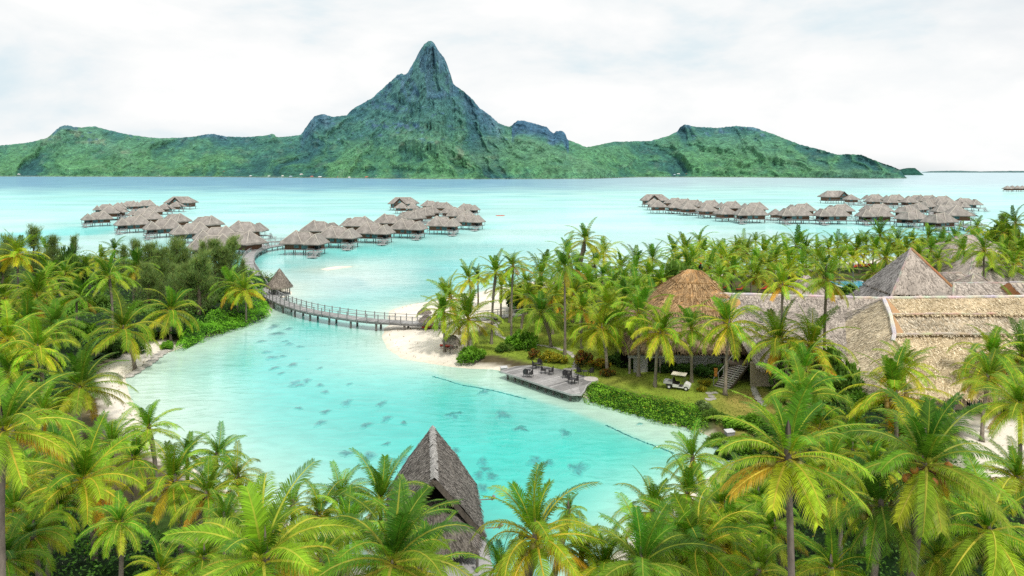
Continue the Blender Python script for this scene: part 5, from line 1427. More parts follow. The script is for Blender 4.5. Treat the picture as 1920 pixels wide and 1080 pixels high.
# cross roof breaking the slope
big_face(r, [lb((34.4, 86.6, 4.6)), lb((40.8, 86.6, 4.6)), lb((42.3, 96.6, 9.0)), lb((40.8, 96.8, 9.1))], (.33, .28, .24), GREYT0, GREYT1, 14, 35, nu=6)
big_face(r, [lb((33.6, 96.2, 8.2)), lb((34.4, 86.6, 4.6)), lb((40.8, 96.8, 9.1)), lb((40.8, 96.8, 9.1))], (.30, .255, .22), GREYT0, GREYT1, 14, 36, nu=6)
fringe(r, lb((30.5, 87.5, 3.5)), lb((43.2, 87.5, 3.5)), 260, .6, (.38, .32, .26), 3)
ro = r.build("roof", M['thatch_big'], root)
caps([(lb((28.6, 100.2, 10.6)), lb((53, 99.5, 10.05)))], ro, .2, (1.25, 1.25, 1.28))
w = MB(); w.box(30 - 40, 43 - 40, 88.5 - 95, 88.8 - 95, .6, 4.0, (.5, .42, .32)); w.build("wall", M['paint'], root)
# small hooded vent beyond the ridge
# ---- C: brown hall being re-thatched with new straw
root = thing("thatched_hall", "brown-thatched hall with new orange straw on its top and a pebbled wall", "building", (22, 100, 0))
lc = lambda p: (p[0] - 22, p[1] - 100, p[2])
r = MB()
ra, rb = (25.7, 103, 13.7), (27.7, 103, 13.5)
A_, B_, C_, D_ = (15.0, 93.6, 4.05), (35.5, 93.6, 4.05), (37.0, 113, 4.05), (15.0, 113, 4.05)
def mixp(p, q, t): return tuple(p[i] + (q[i] - p[i]) * t for i in range(3))
old0, old1 = (.15, .095, .06), (.46, .33, .215)
cuts = [.0, .45, .62, .80, 1.0]
for (P_, Q_, S_, U_) in ((A_, B_, rb, ra), (B_, C_, rb, rb), (C_, D_, ra, rb), (D_, A_, ra, ra)):
    for k in range(4):
        f0, f1 = cuts[k], cuts[k + 1]
        lift0 = 0.0 if k == 0 else .2
        q = [mixp(P_, U_, f0), mixp(Q_, S_, f0), mixp(Q_, S_, f1), mixp(P_, U_, f1)]
        q[0] = (q[0][0], q[0][1], q[0][2] + lift0); q[1] = (q[1][0], q[1][1], q[1][2] + lift0)
        if k == 0: big_face(r, [lc(x) for x in q], (.28, .2, .13), old0, old1, 12, 41 + k, nu=14, ln=.6)
        else:
            big_face(r, [lc(x) for x in q], (.38, .215, .09), STRW0, STRW1, 18, 41 + k, nu=12, ln=1.3, wd=.1, lift=.05)
            fringe(r, lc(q[0]), lc(q[1]), 320, .35, (.36, .21, .09), 50 + k)
for P_, Q_ in ((A_, B_), (B_, C_), (D_, A_)): fringe(r, lc(P_), lc(Q_), 420, .6, (.30, .20, .12), 61)
r.add([lc(dz(x, -.1)) for x in (A_, B_, C_, D_)], [(0, 1, 2, 3)], (.05, .04, .03))
# bundled straw roll over the right hip
r.tube([lc((29.6, 97.5, 8.9)), lc((31.3, 99, 9.2)), lc((32.4, 101, 9.0))], [.9, 1.0, .8], 10, (.5, .3, .12))
tufts(r, lc((29, 96.8, 8.7)), lc((32.4, 100.2, 8.7)), lc((32.4, 101.0, 10.0)), lc((30, 97.6, 10.0)), 160, .9, .1, STRW0, STRW1, 77, .15)
r.build("roof", M['thatch_big'], root)
w = MB(); w.box(16.4 - 22, 18.3 - 22, 94.9 - 100, 95.2 - 100, .6, 3.3); w.box(19.8 - 22, 28.2 - 22, 94.9 - 100, 95.2 - 100, .6, 3.3)
w.build("wall", M['pebble'], root)
w = MB(); w.box(15.6 - 22, 30.5 - 22, 94.6 - 100, 94.88 - 100, 2.9, 3.25); w.build("lintel", M['concrete'], root)
d = MB(); d.box(18.3 - 22, 19.8 - 22, 95.1 - 100, 95.15 - 100, .6, 2.9); d.build("doorway", M['dark'], root)
bw = MB(); bw.box(15 - 22, 32 - 22, 97 - 100, 97.2 - 100, .6, 3.3, (.4, .35, .3)); bw.build("inner_wall", M['dark'], root)
for px_ in (15.8, 19.9, 24, 28.5, 30.4):
    k = MB(); k.tube([(px_ - 22, 94.6 - 100, .5), (px_ - 22, 94.6 - 100, 2.9)], .17, 8, (2.2, 2.1, 1.9)); k.build("post", M['pilewood'], root)

# ---- D: great grey pyramid behind
ap = Vector((65.4, 115.5, 15.4))
cor = [Vector(p) for p in ((54.6, 106.0, 3.2), (73.4, 104.6, 3.2), (76.5, 123.0, 3.2), (56.0, 125.5, 3.2))]
root = thing("thatched_hall", "tall grey thatched pyramid roof rising behind the tan hall", "building", (65, 115, 0))
ld_ = lambda p: (p[0] - 65, p[1] - 115, p[2])
r = MB()
for k in range(4):
    P_, Q_ = cor[k], cor[(k + 1) % 4]
    m0, m1 = P_.lerp(ap, .45), Q_.lerp(ap, .45)
    f = [(.34, .295, .255), (.30, .27, .24), (.3, .26, .23), (.24, .225, .215)][k]
    c0_, c1_ = ((GREYT0, GREYT1) if k != 3 else ((.15, .14, .135), (.40, .375, .35)))  # left face painted darker for the shade on that side, base too
    big_face(r, [ld_(P_), ld_(Q_), ld_(m1 + Vector((0, 0, -.25))), ld_(m0 + Vector((0, 0, -.25)))], f, c0_, c1_, 11, 81 + k, nu=10)
    big_face(r, [ld_(m0), ld_(m1), ld_(ap), ld_(ap)], f, c0_, c1_, 12, 91 + k, nu=10)
    fringe(r, ld_(m0), ld_(m1), 150, .35, (.32, .27, .22), 3 + k); fringe(r, ld_(P_), ld_(Q_), 200, .6, (.36, .3, .25), 13 + k)
ro = r.build("roof", M['thatch_big'], root)
caps([(ld_(ap), ld_(cor[0].lerp(ap, .05)))], ro, .15, (.8, .8, .82)); caps([(ld_(ap), ld_(cor[1].lerp(ap, .42)))], ro, .2, (.85, .5, .28)); caps([(ld_(cor[1].lerp(ap, .42)), ld_(cor[1]))], ro, .15, (.8, .8, .82))
v = MB(); vc = ld_((65.6, 107.7, 8.0))
for sg in (-1, 1):
    slab_quad(v, [(vc[0] + sg * 2.4, vc[1] - 2.6, vc[2] - .6), (vc[0] + sg * 2.0, vc[1] + 1.0, vc[2]), (vc[0] + .4, vc[1] + 1.2, vc[2] + 1.5), (vc[0] + .6, vc[1] - 2.4, vc[2] + 1.1)] if sg < 0 else
              [(vc[0] + 2.0, vc[1] + 1.0, vc[2]), (vc[0] + 2.4, vc[1] - 2.6, vc[2] - .6), (vc[0] + .6, vc[1] - 2.4, vc[2] + 1.1), (vc[0] + .4, vc[1] + 1.2, vc[2] + 1.5)], .2, 4, 3, .03, (.33, .29, .25), .1, 3)
v.build("dormer", M['thatch_big'], ro)
w = MB()
for k in range(4):
    a, b = cor[k].lerp(Vector((65.4, 115, 3.2)), .14), cor[(k + 1) % 4].lerp(Vector((65.4, 115, 3.2)), .14)
    w.beam(ld_((a.x, a.y, 2.2)), ld_((b.x, b.y, 2.2)), .25, 3.0, (.5, .42, .32))
w.build("wall", M['paint'], root)

# ---- smaller roofs around it
def hut(label, cx, cy, hx, hy, ze, zr, rl, rz=0, col=(.32, .275, .235), dens=8, cap=(.85, .85, .85), gable=False):
    root = thing("thatched_building", label, "building", (cx, cy, 0), rz)
    r = MB()
    A, B, C, D = (-hx, -hy, ze), (hx, -hy, ze), (hx, hy, ze), (-hx, hy, ze); P0, P1 = (-rl, 0, zr), (rl, 0, zr)
    for k, q in enumerate([(A, B, P1, P0), (B, C, P1, P1), (C, D, P0, P1), (D, A, P0, P0)]):
        if gable and k in (1, 3): r.add([q[0], q[1], q[2]], [(0, 1, 2)], (.42, .2, .09)); continue
        big_face(r, q, col, GREYT0, GREYT1, dens, 100 + k + int(cx), nu=8, nv=5, ln=.9, wd=.2)
    for q in ((A, B), (B, C), (C, D), (D, A)): fringe(r, q[0], q[1], int(14 * hx), .5, (.36, .3, .25), int(cy))
    r.add([A, B, C, D], [(0, 1, 2, 3)], (.06, .05, .04))
    ro = r.build("roof", M['thatch_big'], root)
    L = [(P0, P1)] if rl > .5 else []
    if not gable: L += [(P0, A), (P0, D), (P1, B), (P1, C)]
    caps(L, ro, .16, cap)
    w = MB(); w.box(-hx * .8, hx * .8, -hy * .8, hy * .8, .5, ze + .15, (.42, .34, .25)); w.build("wall", M['paint'], root)
    d = MB(); d.box(-.8, .8, -hy * .8 - .03, -hy * .8 - .002, .55, min(2.6, ze)); d.build("door", M['dark'], root)
    return root
hut("small grey pyramid roof half hidden by palms before the pool", 52.2, 125, 5.2, 5.2, 3.6, 9.45, .3)
hut("low hipped thatch roof just right of the great pyramid", 86, 140, 5.5, 4.5, 4.2, 7.8, 3.4)
hut("small peaked thatch roof beside the white-flowered shrub", 85.5, 130, 5.2, 5, 5.2, 9.0, .3)
hut("broad low hipped thatch roof right of the great pyramid's lower edge", 73.8, 111, 9.5, 8.0, 6.2, 10.4, 4.2, cap=(.95, .95, .95))
hut("gabled thatch roof with orange gable board at the right edge", 84.8, 108, 8.6, 7.5, 6.6, 11.0, 8.6, cap=(1.0, 1.0, 1.0), gable=True, col=(.36, .31, .25))
hut("large far pavilion roof with a high peak behind the shore palms", 123, 190, 12.5, 11, 3.4, 10.7, 2.2, dens=3)
hut("round-shouldered thatched roof low behind the right hand palms", 106, 160, 7.5, 7.5, 3.6, 9.2, 1.0, dens=4)

# ---- F: steep waterside pavilion in the foreground
gf = Vector((-5.27, 48.0, 7.05)); gb_ = Vector((-6.45, 57.3, 7.25))
ax = (gb_ - gf); ax.z = 0; ax.normalize(); sdv = Vector((ax.y, -ax.x, 0))
root = thing("waterside_pavilion", "steep grey thatched pavilion on piles over the lagoon in the foreground", "pavilion", (-5.6, 52, 0))
lf = lambda p: (p[0] + 5.6, p[1] - 52, p[2])
F0, F1 = (.12, .105, .095), (.36, .325, .295)
r = MB()
Er = [gf + sdv * 3.5 + ax * 1.3 - UPZ * 4.75, gf + sdv * 3.5 + ax * 9.6 - UPZ * 4.75]
El = [gf - sdv * 3.5 + ax * 1.3 - UPZ * 4.75, gf - sdv * 3.5 + ax * 9.6 - UPZ * 4.75]
for sg, E in ((1, Er), (-1, El)):
    m0, m1 = E[0].lerp(gf, .5) + sdv * sg * .18, E[1].lerp(gb_, .5) + sdv * sg * .18
    qa = [lf(E[0]), lf(E[1]), lf(m1), lf(m0)]; qb = [lf(m0), lf(m1), lf(gb_), lf(gf)]
    if sg < 0: qa = [qa[1], qa[0], qa[3], qa[2]]; qb = [qb[1], qb[0], qb[3], qb[2]]
    for q in (qa, qb): big_face(r, q, (.24, .21, .185), F0, F1, 75, 201 + sg, ln=.42, wd=.075, lift=.05, nu=10)
    fringe(r, lf(E[0] if sg > 0 else E[1]), lf(E[1] if sg > 0 else E[0]), 260, .45, (.3, .26, .23), 9)
    for (p, q) in ((E[0], gf), (E[1], gb_)): r.beam(lf(p - UPZ * .2), lf(q - UPZ * .2), .16, .36, (.12, .10, .085))
    dn = Vector((0, 0, -.3))
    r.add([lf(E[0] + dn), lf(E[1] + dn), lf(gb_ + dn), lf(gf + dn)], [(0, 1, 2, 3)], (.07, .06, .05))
# lower porch roof under the gable, front colour darkened to offset the sun
pa, pb = gf - sdv * 2.9 - UPZ * 4.75 - ax * .7, gf + sdv * 2.9 - UPZ * 4.75 - ax * .7
pc, pd = gf + ax * 1.7 + sdv * .55 - UPZ * 1.9, gf + ax * 1.7 - sdv * .55 - UPZ * 1.9
big_face(r, [lf(pa), lf(pb), lf(pc), lf(pd)], (.17, .15, .13), (.08, .07, .06), (.25, .225, .20), 75, 211, ln=.42, wd=.075, lift=.05, nu=10)
pe, pf_ = gf + sdv * 3.3 + ax * 1.8 - UPZ * 4.6, gf - sdv * 3.3 + ax * 1.8 - UPZ * 4.6
big_face(r, [lf(pb), lf(pe), lf(pc), lf(pc)], (.22, .19, .17), F0, F1, 60, 212, ln=.42, wd=.075, lift=.05)
big_face(r, [lf(pf_), lf(pa), lf(pd), lf(pd)], (.22, .19, .17), F0, F1, 60, 213, ln=.42, wd=.075, lift=.05)
fringe(r, lf(pa), lf(pb), 200, .5, (.22, .19, .16), 5); fringe(r, lf(pb), lf(pe), 100, .5, (.3, .25, .2), 6)
ro = r.build("roof", M['thatch_big'], root)
cm = MB(); rr = random.Random(6)
for i in range(420):
    t = rr.random(); p = gf.lerp(gb_, t) + UPZ * .1; sg = rr.choice((-1, 1)); k = rr.uniform(.6, 1.25)
    d = (sdv * sg * .62 - UPZ * .75 + ax * rr.gauss(0, .2)) * rr.uniform(.2, .5); wv_ = ax * rr.uniform(.04, .09)
    cm.add([lf(p - wv_), lf(p + wv_), lf(p + d + wv_ + UPZ * .06), lf(p + d - wv_ + UPZ * .06)], [(0, 1, 2, 3)], (.43 * k, .405 * k, .385 * k))
cm.build("ridge_cap", M['paint'], ro)
w = MB()
g0 = gf + ax * 1.5
w.add([lf(g0 - sdv * 3.0 - UPZ * 4.0), lf(g0 + sdv * 3.0 - UPZ * 4.0), lf(g0 - UPZ * .4)], [(0, 1, 2)], (.35, .3, .28)); w.build("gable", M['dark'], root)
w = MB()
cw = [gf + ax * 2.0 + sdv * 3.0, gf + ax * 9.2 + sdv * 3.0, gf + ax * 9.2 - sdv * 3.0, gf + ax * 2.0 - sdv * 3.0]
for i in range(4):
    a, b = cw[i], cw[(i + 1) % 4]; w.beam(lf((a.x, a.y, 1.95)), lf((b.x, b.y, 1.95)), .15, 1.5, (1.2, 1.1, 1.0))
w.build("wall", M['wood'], root)
fl = MB()
cf = [gf - ax * 1.6 + sdv * 3.9, gf + ax * 9.8 + sdv * 3.6, gf + ax * 9.8 - sdv * 3.6, gf - ax * 1.6 - sdv * 3.9]
fl.prism([lf(p)[:2] for p in cf], .95, 1.2, (1.1, 1.1, 1.12)); fl.build("floor", M['greywood'], root)
for u_ in (-1.3, 2, 5.6, 9.2):
    for s_ in (-3.2, 3.2):
        p = gf + ax * u_ + sdv * s_; k = MB(); k.tube([lf((p.x, p.y, -1)), lf((p.x, p.y, .95))], .22, 10, (1.9, 1.8, 1.7)); k.build("pile", M['pilewood'], root)
for s_ in (-2.8, 2.8):
    p = gf - ax * 1.3 + sdv * s_; k = MB(); k.tube([lf((p.x, p.y, 1.2)), lf((p.x, p.y, 2.3))], .1, 8); k.build("post", M['pilewood'], root)
for u_, zz in ((5.2, 3.0), (1.9, 2.5)):
    p = gf + ax * u_ + sdv * (3.5 if u_ > 3 else 3.7); k = MB()
    k.beam(lf((p.x, p.y, zz)), lf((p.x + 1.0, p.y, zz + .05)), .06, .06, (1.5, 1.5, 1.5)); k.tube([lf((p.x + .9, p.y, zz + .02)), lf((p.x + 1.1, p.y - .05, zz + .3))], [.1, .15], 8, (1.6, 1.6, 1.6)); k.build("spotlight", M['pilewood'], root)
# ================================================================== plank deck and its furniture
DZ = 1.1
deck_px = [(939, 695.5), (966, 687), (999, 685), (1023, 687.5), (1057, 694), (1099, 706), (1117, 710), (1100, 722), (1095, 733), (1090, 738.5), (1071, 739), (1023, 724)]
dp = [at(x, y, DZ) for x, y in deck_px]
root = thing("plank_deck", "weathered grey plank deck with café tables jutting over the lagoon", "deck", (8, 95, 0))
ldk = lambda p: (p[0] - 8, p[1] - 95)
cen = sum(dp, Vector()) / len(dp)
dirL = (dp[10] - dp[0]).normalized(); dirP = Vector((-dirL.y, dirL.x, 0))
poly2 = [((p - dp[0]).dot(dirL), (p - dp[0]).dot(dirP)) for p in dp]
def span(u):
    ys_ = []
    n = len(poly2)
    for i in range(n):
        a, b = poly2[i], poly2[(i + 1) % n]
        if (a[0] <= u) != (b[0] <= u): ys_.append(a[1] + (b[1] - a[1]) * (u - a[0]) / (b[0] - a[0]))
    return (min(ys_), max(ys_)) if len(ys_) >= 2 else None
mb = MB(); rr = random.Random(3)
u0 = min(p[0] for p in poly2); u1 = max(p[0] for p in poly2); nb = int((u1 - u0) / .2)
tone = 1
for i in range(nb):
    u = u0 + (i + .5) * (u1 - u0) / nb
    s_ = span(u)
    if not s_: continue
    if rr.random() < .2: tone = rr.uniform(.62, 1.12)
    k = tone * rr.uniform(.88, 1.1)
    cuts_ = [s_[0], s_[0] + (s_[1] - s_[0]) * .30, s_[0] + (s_[1] - s_[0]) * .66, s_[1]]
    for j in range(3):
        kk = k * rr.uniform(.9, 1.08) * (1.0 if j < 2 else .72); c = (kk, kk * .99, kk * .99)
        a = dp[0] + dirL * (u - .092) + dirP * (cuts_[j] + .02); b = dp[0] + dirL * (u + .092) + dirP * (cuts_[j] + .02)
        c_ = dp[0] + dirL * (u + .092) + dirP * (cuts_[j + 1] - .02); d_ = dp[0] + dirL * (u - .092) + dirP * (cuts_[j + 1] - .02)
        q = [ldk(a) + (DZ,), ldk(b) + (DZ,), ldk(c_) + (DZ,), ldk(d_) + (DZ,)]
        mb.add(q + [(v[0], v[1], v[2] - .05) for v in q], [(0, 1, 2, 3), (0, 4, 5, 1), (2, 6, 7, 3), (1, 5, 6, 2), (3, 7, 4, 0), (7, 6, 5, 4)], c)
mb.build("planking", M['greywood'], root)
mb = MB()
for i in range(len(dp)):
    a, b = dp[i], dp[(i + 1) % len(dp)]; mb.beam(ldk(a) + (DZ - .1,), ldk(b) + (DZ - .1,), .1, .22, (1.15, 1.15, 1.15))
mb.build("edge_board", M['greywood'], root)
for i in range(9):
    f = (i + .5) / 9; p = dp[0].lerp(dp[10], f) + dirP * .6
    k = MB(); k.tube([ldk(p) + (-.6,), ldk(p) + (DZ - .1,)], .14, 7); k.build("pile", M['pilewood'], root)

def wicker_chair():
    root = link("wicker_chair", None)
    k = MB(); k.box(-.27, .27, -.27, .25, .38, .45); k.build("seat", M['wicker'], root)
    k = MB()
    for i in range(9):
        a = PI * (i / 8.0); x = -.29 * math.cos(a); y = .02 + .27 * math.sin(a)
        h = .68 + .34 * math.sin(a) ** 1.5
        if i < 8:
            a2 = PI * ((i + 1) / 8.0); x2 = -.29 * math.cos(a2); y2 = .02 + .27 * math.sin(a2); h2 = .68 + .34 * math.sin(a2) ** 1.5
            for o_ in (1, .9): k.add([(x * o_, y * o_, .42), (x2 * o_, y2 * o_, .42), (x2 * o_, y2 * o_, h2), (x * o_, y * o_, h)], [(0, 1, 2, 3)])
            k.beam((x, y, h), (x2, y2, h2), .05, .05)
    for sx in (-.29, .29): k.beam((sx, -.25, .66), (sx, .03, .68), .05, .05); k.beam((sx, -.25, .4), (sx, -.25, .66), .04, .04)
    k.build("backrest", M['wicker'], root)
    for sx in (-.24, .24):
        for sy in (-.23, .22):
            k = MB(); k.tube([(sx * 1.05, sy * 1.05, 0), (sx, sy, .4)], .022, 6); k.build("leg", M['wicker'], root)
    return root
def cafe_table():
    root = link("cafe_table", None)
    k = MB(); k.lathe([(.01, .70), (.40, .70), (.42, .72), (.40, .74), (.01, .745)], n=20, col=(1.6, 1.6, 1.7)); k.build("tabletop", M['wicker'], root)
    for i in range(4):
        a = PI / 4 + PI / 2 * i; k = MB(); k.tube([(.34 * math.cos(a), .34 * math.sin(a), 0), (.22 * math.cos(a), .22 * math.sin(a), .7)], .022, 6); k.build("leg", M['wicker'], root)
    return root
Z = lambda x, y: (920 + x / 8.727, 660 + y / 8.727)
CH, TB = wicker_chair(), cafe_table()
chairs = [((570, 408), 180, "front left corner of the deck, back to the shore"), ((655, 415), 250, "front left corner of the deck, right of its twin"), ((715, 275), 90, "back left table of the deck, left side"),
          ((805, 255), 20, "back left table of the deck, far side"), ((858, 350), 100, "centre back table of the deck, left side"), ((992, 372), 265, "centre back table of the deck, right side"),
          ((1215, 425), 175, "middle of the deck, high round back facing the water"), ((1290, 425), 260, "middle of the deck, just right of the round-backed one"), ((1300, 500), 90, "front right table of the deck, left side"),
          ((1400, 515), 268, "front right table of the deck, right side"), ((1445, 375), 150, "shaded back right table of the deck, left side"), ((1650, 385), 200, "shaded back right corner of the deck, by the shrubs")]
for i, ((x, y), rz, lb_) in enumerate(chairs):
    o = CH if i == 0 else copy_tree(CH)
    p = at(*Z(x, y), DZ); o.location = (p.x, p.y, DZ + .002); o.rotation_euler = (0, 0, math.radians(rz)); o.scale = (1.12,) * 3
    tag(o, f"dark wicker chair at the {lb_}", "chair", "dark wicker chairs on the plank deck")
for i, ((x, y), lb_) in enumerate([((765, 270), "back left"), ((925, 355), "centre back"), ((610, 380), "front left"), ((1350, 530), "front right"), ((1540, 400), "shaded back right"), ((1255, 400), "middle")]):
    o = TB if i == 0 else copy_tree(TB)
    p = at(*Z(x, y), DZ); o.location = (p.x, p.y, DZ + .002)
    tag(o, f"small round dark café table at the {lb_} of the plank deck", "table", "café tables on the plank deck")
# round stone hatch at the deck's right end
p = at(*Z(1640, 440), DZ); k = MB(); k.lathe([(.01, .1), (.85, .1), (.95, .04), (.95, -.3)], n=24, col=(.55, .5, .47)); o = k.build("stone_slab", M['paint']); o.location = (p.x, p.y, DZ - .02)
tag(o, "round grey stone slab at the right end of the plank deck", "slab")
for px, py, lb_ in [(945, 679, "grey utility box with a sloping lid beside the deck"), (1368, 803, "grey utility box half hidden by shrubs at the lawn edge")]:
    p = at(px, py + 9, .8); rt = thing("utility_box", lb_, "box", (p.x, p.y, gz(p.x, p.y) - .05), .3)
    k = MB(); rt.scale = (.8, .8, .8); k.box(-.55, .55, -.35, .35, 0, 1.0, (.7, .7, .7)); k.build("body", M['concrete'], rt)
    k = MB(); k.add([(-.62, -.42, .98), (.62, -.42, .98), (.62, .42, 1.12), (-.62, .42, 1.12), (-.62, -.42, 1.04), (.62, -.42, 1.04), (.62, .42, 1.2), (-.62, .42, 1.2)], [(0, 3, 2, 1), (4, 5, 6, 7), (0, 1, 5, 4), (1, 2, 6, 5), (2, 3, 7, 6), (3, 0, 4, 7)], (1.3, 1.3, 1.3)); k.build("lid", M['concrete'], rt)

# ================================================================== golf cart
p = at(1272, 729, .95)
rt = thing("golf_cart", "white golf cart with a beige roof and cargo bed parked on the lawn", "golf cart", (p.x, p.y, gz(p.x, p.y) + .02), math.radians(-24))
k = MB()
def extr(mb, prof, y0, y1, col=(1, 1, 1)):
    n = len(prof)
    mb.add([(x, y0, z) for x, z in prof] + [(x, y1, z) for x, z in prof], [tuple(range(n)), tuple(range(n, 2 * n))[::-1]] + [(i, (i + 1) % n, n + (i + 1) % n, n + i)[::-1] for i in range(n)], col)
extr(k, [(1.45, .32), (1.48, .62), (1.30, .80), (.95, .92), (.82, .88), (.72, .42), (.1, .38), (.1, .30), (1.3, .28)], -.58, .58)
extr(k, [(.1, .30), (.1, .62), (-.62, .66), (-.62, .30)], -.58, .58)
k.build("body", M['white'], rt)
k = MB(); k.box(.05, .72, -.55, .55, .385, .41, (.1, .1, .1)); k.build("floor", M['paint'], rt)
k = MB(); k.box(-.55, .12, -.5, .5, .66, .80); k.add([(-.55, -.5, .8), (-.4, -.5, .8), (-.55, -.5, 1.25), (-.65, -.5, 1.25), (-.55, .5, .8), (-.4, .5, .8), (-.55, .5, 1.25), (-.65, .5, 1.25)], [(0, 1, 2, 3), (4, 7, 6, 5), (1, 5, 6, 2), (0, 3, 7, 4), (3, 2, 6, 7)]); k.build("seat", M['dark'], rt)
k = MB(); k.panel((-.75, -.66, 1.92), (.95, -.66, 1.90), (.95, .66, 1.90), (-.75, .66, 1.92), 4, 4, 0, (.78, .72, .60)); k.box(-.78, .98, -.69, .69, 1.83, 1.895, (.74, .68, .56)); k.build("roof", M['paint'], rt)
for x, xt in ((.85, .75), (-.62, -.62)):
    for y in (-.55, .55): k = MB(); k.beam((x, y, .6), (xt, y, 1.84), .045, .045, (.08, .08, .08)); k.build("roof_post", M['paint'], rt)
k = MB(); k.box(-1.75, -.66, -.6, .6, .62, .68); 
for (a, b, c, d) in ((-1.75, -.66, -.6, -.56), (-1.75, -.66, .56, .6), (-1.75, -1.71, -.56, .56)): k.box(a, b, c, d, .68, .92)
k.build("cargo_bed", M['concrete'], rt)
k = MB(); k.box(-1.5, -.66, -.4, .4, .35, .62, (.1, .1, .1)); k.build("chassis", M['paint'], rt)
for x in (1.02, -1.05):
    for y in (-.52, .52):
        k = MB(); pr = [(.16, -.1), (.24, -.1), (.27, -.06), (.27, .06), (.24, .1), (.16, .1)]
        n = 18; vs = []; fs = []
        for r_, t_ in pr:
            for q in range(n): a = 2 * PI * q / n; vs.append((x + r_ * math.cos(a), y + t_, .27 + r_ * math.sin(a)))
        for i in range(len(pr) - 1):
            for q in range(n): fs.append((i * n + q, i * n + (q + 1) % n, (i + 1) * n + (q + 1) % n, (i + 1) * n + q))
        k.add(vs, fs); wh = k.build("wheel", M['rubber'], rt, smooth=True)
        k = MB(); k.tube([(x, y - .085, .27), (x, y + .085, .27)], .16, 14); k.build("hub", M['white'], wh)
k = MB(); k.tube([(.78, -.25, .85), (.5, -.25, 1.05)], .02, 6, (.05,) * 3)
for i in range(12):
    a, b = 2 * PI * i / 12, 2 * PI * (i + 1) / 12
    k.beam((.5 + .09 * math.cos(a), -.25 + .17 * math.sin(a), 1.05 + .14 * math.cos(a)), (.5 + .09 * math.cos(b), -.25 + .17 * math.sin(b), 1.05 + .14 * math.cos(b)), .03, .03, (.05,) * 3)
k.build("steering_wheel", M['paint'], rt)
for y in (-.4, .4): k = MB(); k.lathe([(.01, .02), (.08, .02), (.09, 0), (.09, -.03)], n=12, col=(.8, .8, .8)); o = k.build("headlight", M['paint'], rt); o.location = (1.475, y, .56); o.rotation_euler = (0, PI / 2, 0)

# ================================================================== timber staircase by the brown hall
a = at(1352, 727, .95); b = atY(1388, 683, a.y + 3.2)
rt = thing("staircase", "dark timber staircase with slanting handrails climbing beside the brown hall", "stairs", (a.x, a.y, .9))
d = b - a; sd_ = Vector((d.y, -d.x, 0)).normalized(); nst = 12
for i in range(nst):
    q = a + d * ((i + .5) / nst) - a; k = MB()
    k.beam(q - sd_ * 1.0, q + sd_ * 1.0, .34, .07, (1.3, 1.2, 1.15)); k.build("tread", M['greywood'], rt)
for s_ in (-1, 1):
    k = MB(); k.beam(sd_ * s_ * 1.05 - UPZ * .12, d + sd_ * s_ * 1.05 - UPZ * .12, .08, .3); k.build("stringer", M['bark'], rt)
    k = MB(); k.beam(sd_ * s_ * 1.05 + UPZ * 1.0, d + sd_ * s_ * 1.05 + UPZ * 1.0, .08, .1)
    for i in range(5): q = d * (i / 4) + sd_ * s_ * 1.05; k.beam(q, q + UPZ * 1.0, .07, .07)
    k.build("handrail", M['greywood'], rt)
k = MB(); q = d; k.box(q.x - 1.3, q.x + 3.5, q.y, q.y + 3, q.z - .2, q.z - .02); k.build("landing", M['bark'], rt)
# orange cloth hanging by the stair
p = atY(1342, 690, a.y + .4); k = MB()
for i in range(6): k.add([(-.22 + .02 * i, .02 * (-1) ** i, .0 - i * .18), (.22 - .02 * i, .02 * (-1) ** i, 0 - i * .18), (.24, -.02 * (-1) ** i, -.18 - i * .18), (-.24, -.02 * (-1) ** i, -.18 - i * .18)], [(0, 1, 2, 3)], (.55, .22, .04))
rt2 = k.build("hanging_cloth", M['paint']); rt2.location = p; tag(rt2, "orange cloth hanging beside the staircase", "cloth")

# ================================================================== person working on the straw roof
def skinned(name, joints, bones, radii, m, parent):
    me = bpy.data.meshes.new(name); me.from_pydata(joints, bones, []); o = link(name, me, parent); me.materials.append(m)
    ca = me.color_attributes.new("Col", 'FLOAT_COLOR', 'POINT'); ca.data.foreach_set("color", np.ones(len(joints) * 4, np.float32))
    sk = o.modifiers.new("skin", 'SKIN'); me.skin_vertices or None
    for i, rr_ in enumerate(radii): me.skin_vertices[0].data[i].radius = (rr_, rr_)
    me.skin_vertices[0].data[0].use_root = True
    o.modifiers.new("sub", 'SUBSURF').levels = 1; o.modifiers["sub"].render_levels = 2
    return o
pp = Vector((27.3, 102.7, 13.6))
rt = thing("person", "person in a red cap and dark blue clothes crouching on the straw roof", "person", pp, .6)
J = [(0, 0, .30), (0, -.05, .48), (0, -.14, .66), (0, -.20, .78), (0, -.25, .88), (0, -.27, .98),
     (-.19, -.15, .66), (-.25, -.32, .48), (-.16, -.50, .40), (.19, -.15, .66), (.25, -.34, .50), (.14, -.52, .38),
     (-.1, .0, .27), (-.16, -.38, .42), (-.15, -.28, .05), (-.15, -.42, .02), (.1, 0, .27), (.16, -.36, .42), (.16, -.24, .05), (.16, -.38, .02)]
Bn = [(0, 1), (1, 2), (2, 3), (3, 4), (4, 5), (2, 6), (6, 7), (7, 8), (2, 9), (9, 10), (10, 11), (0, 12), (12, 13), (13, 14), (14, 15), (0, 16), (16, 17), (17, 18), (18, 19)]
Rd = [.14, .14, .15, .06, .095, .085, .07, .05, .04, .07, .05, .04, .1, .075, .05, .045, .1, .075, .05, .045]
skinned("body", J, Bn, Rd, M['skin'], rt)
M['navy'] = mat("navy_cloth", (.03, .045, .13), .8, .2, 6, .2, 3, .1, .02)
J2 = [J[0], J[1], J[2], (0, -.17, .72), J[6], (-.235, -.27, .53), J[9], (.235, -.27, .54), J[12], J[13], (-.152, -.30, .12), J[16], J[17], (.16, -.26, .12)]
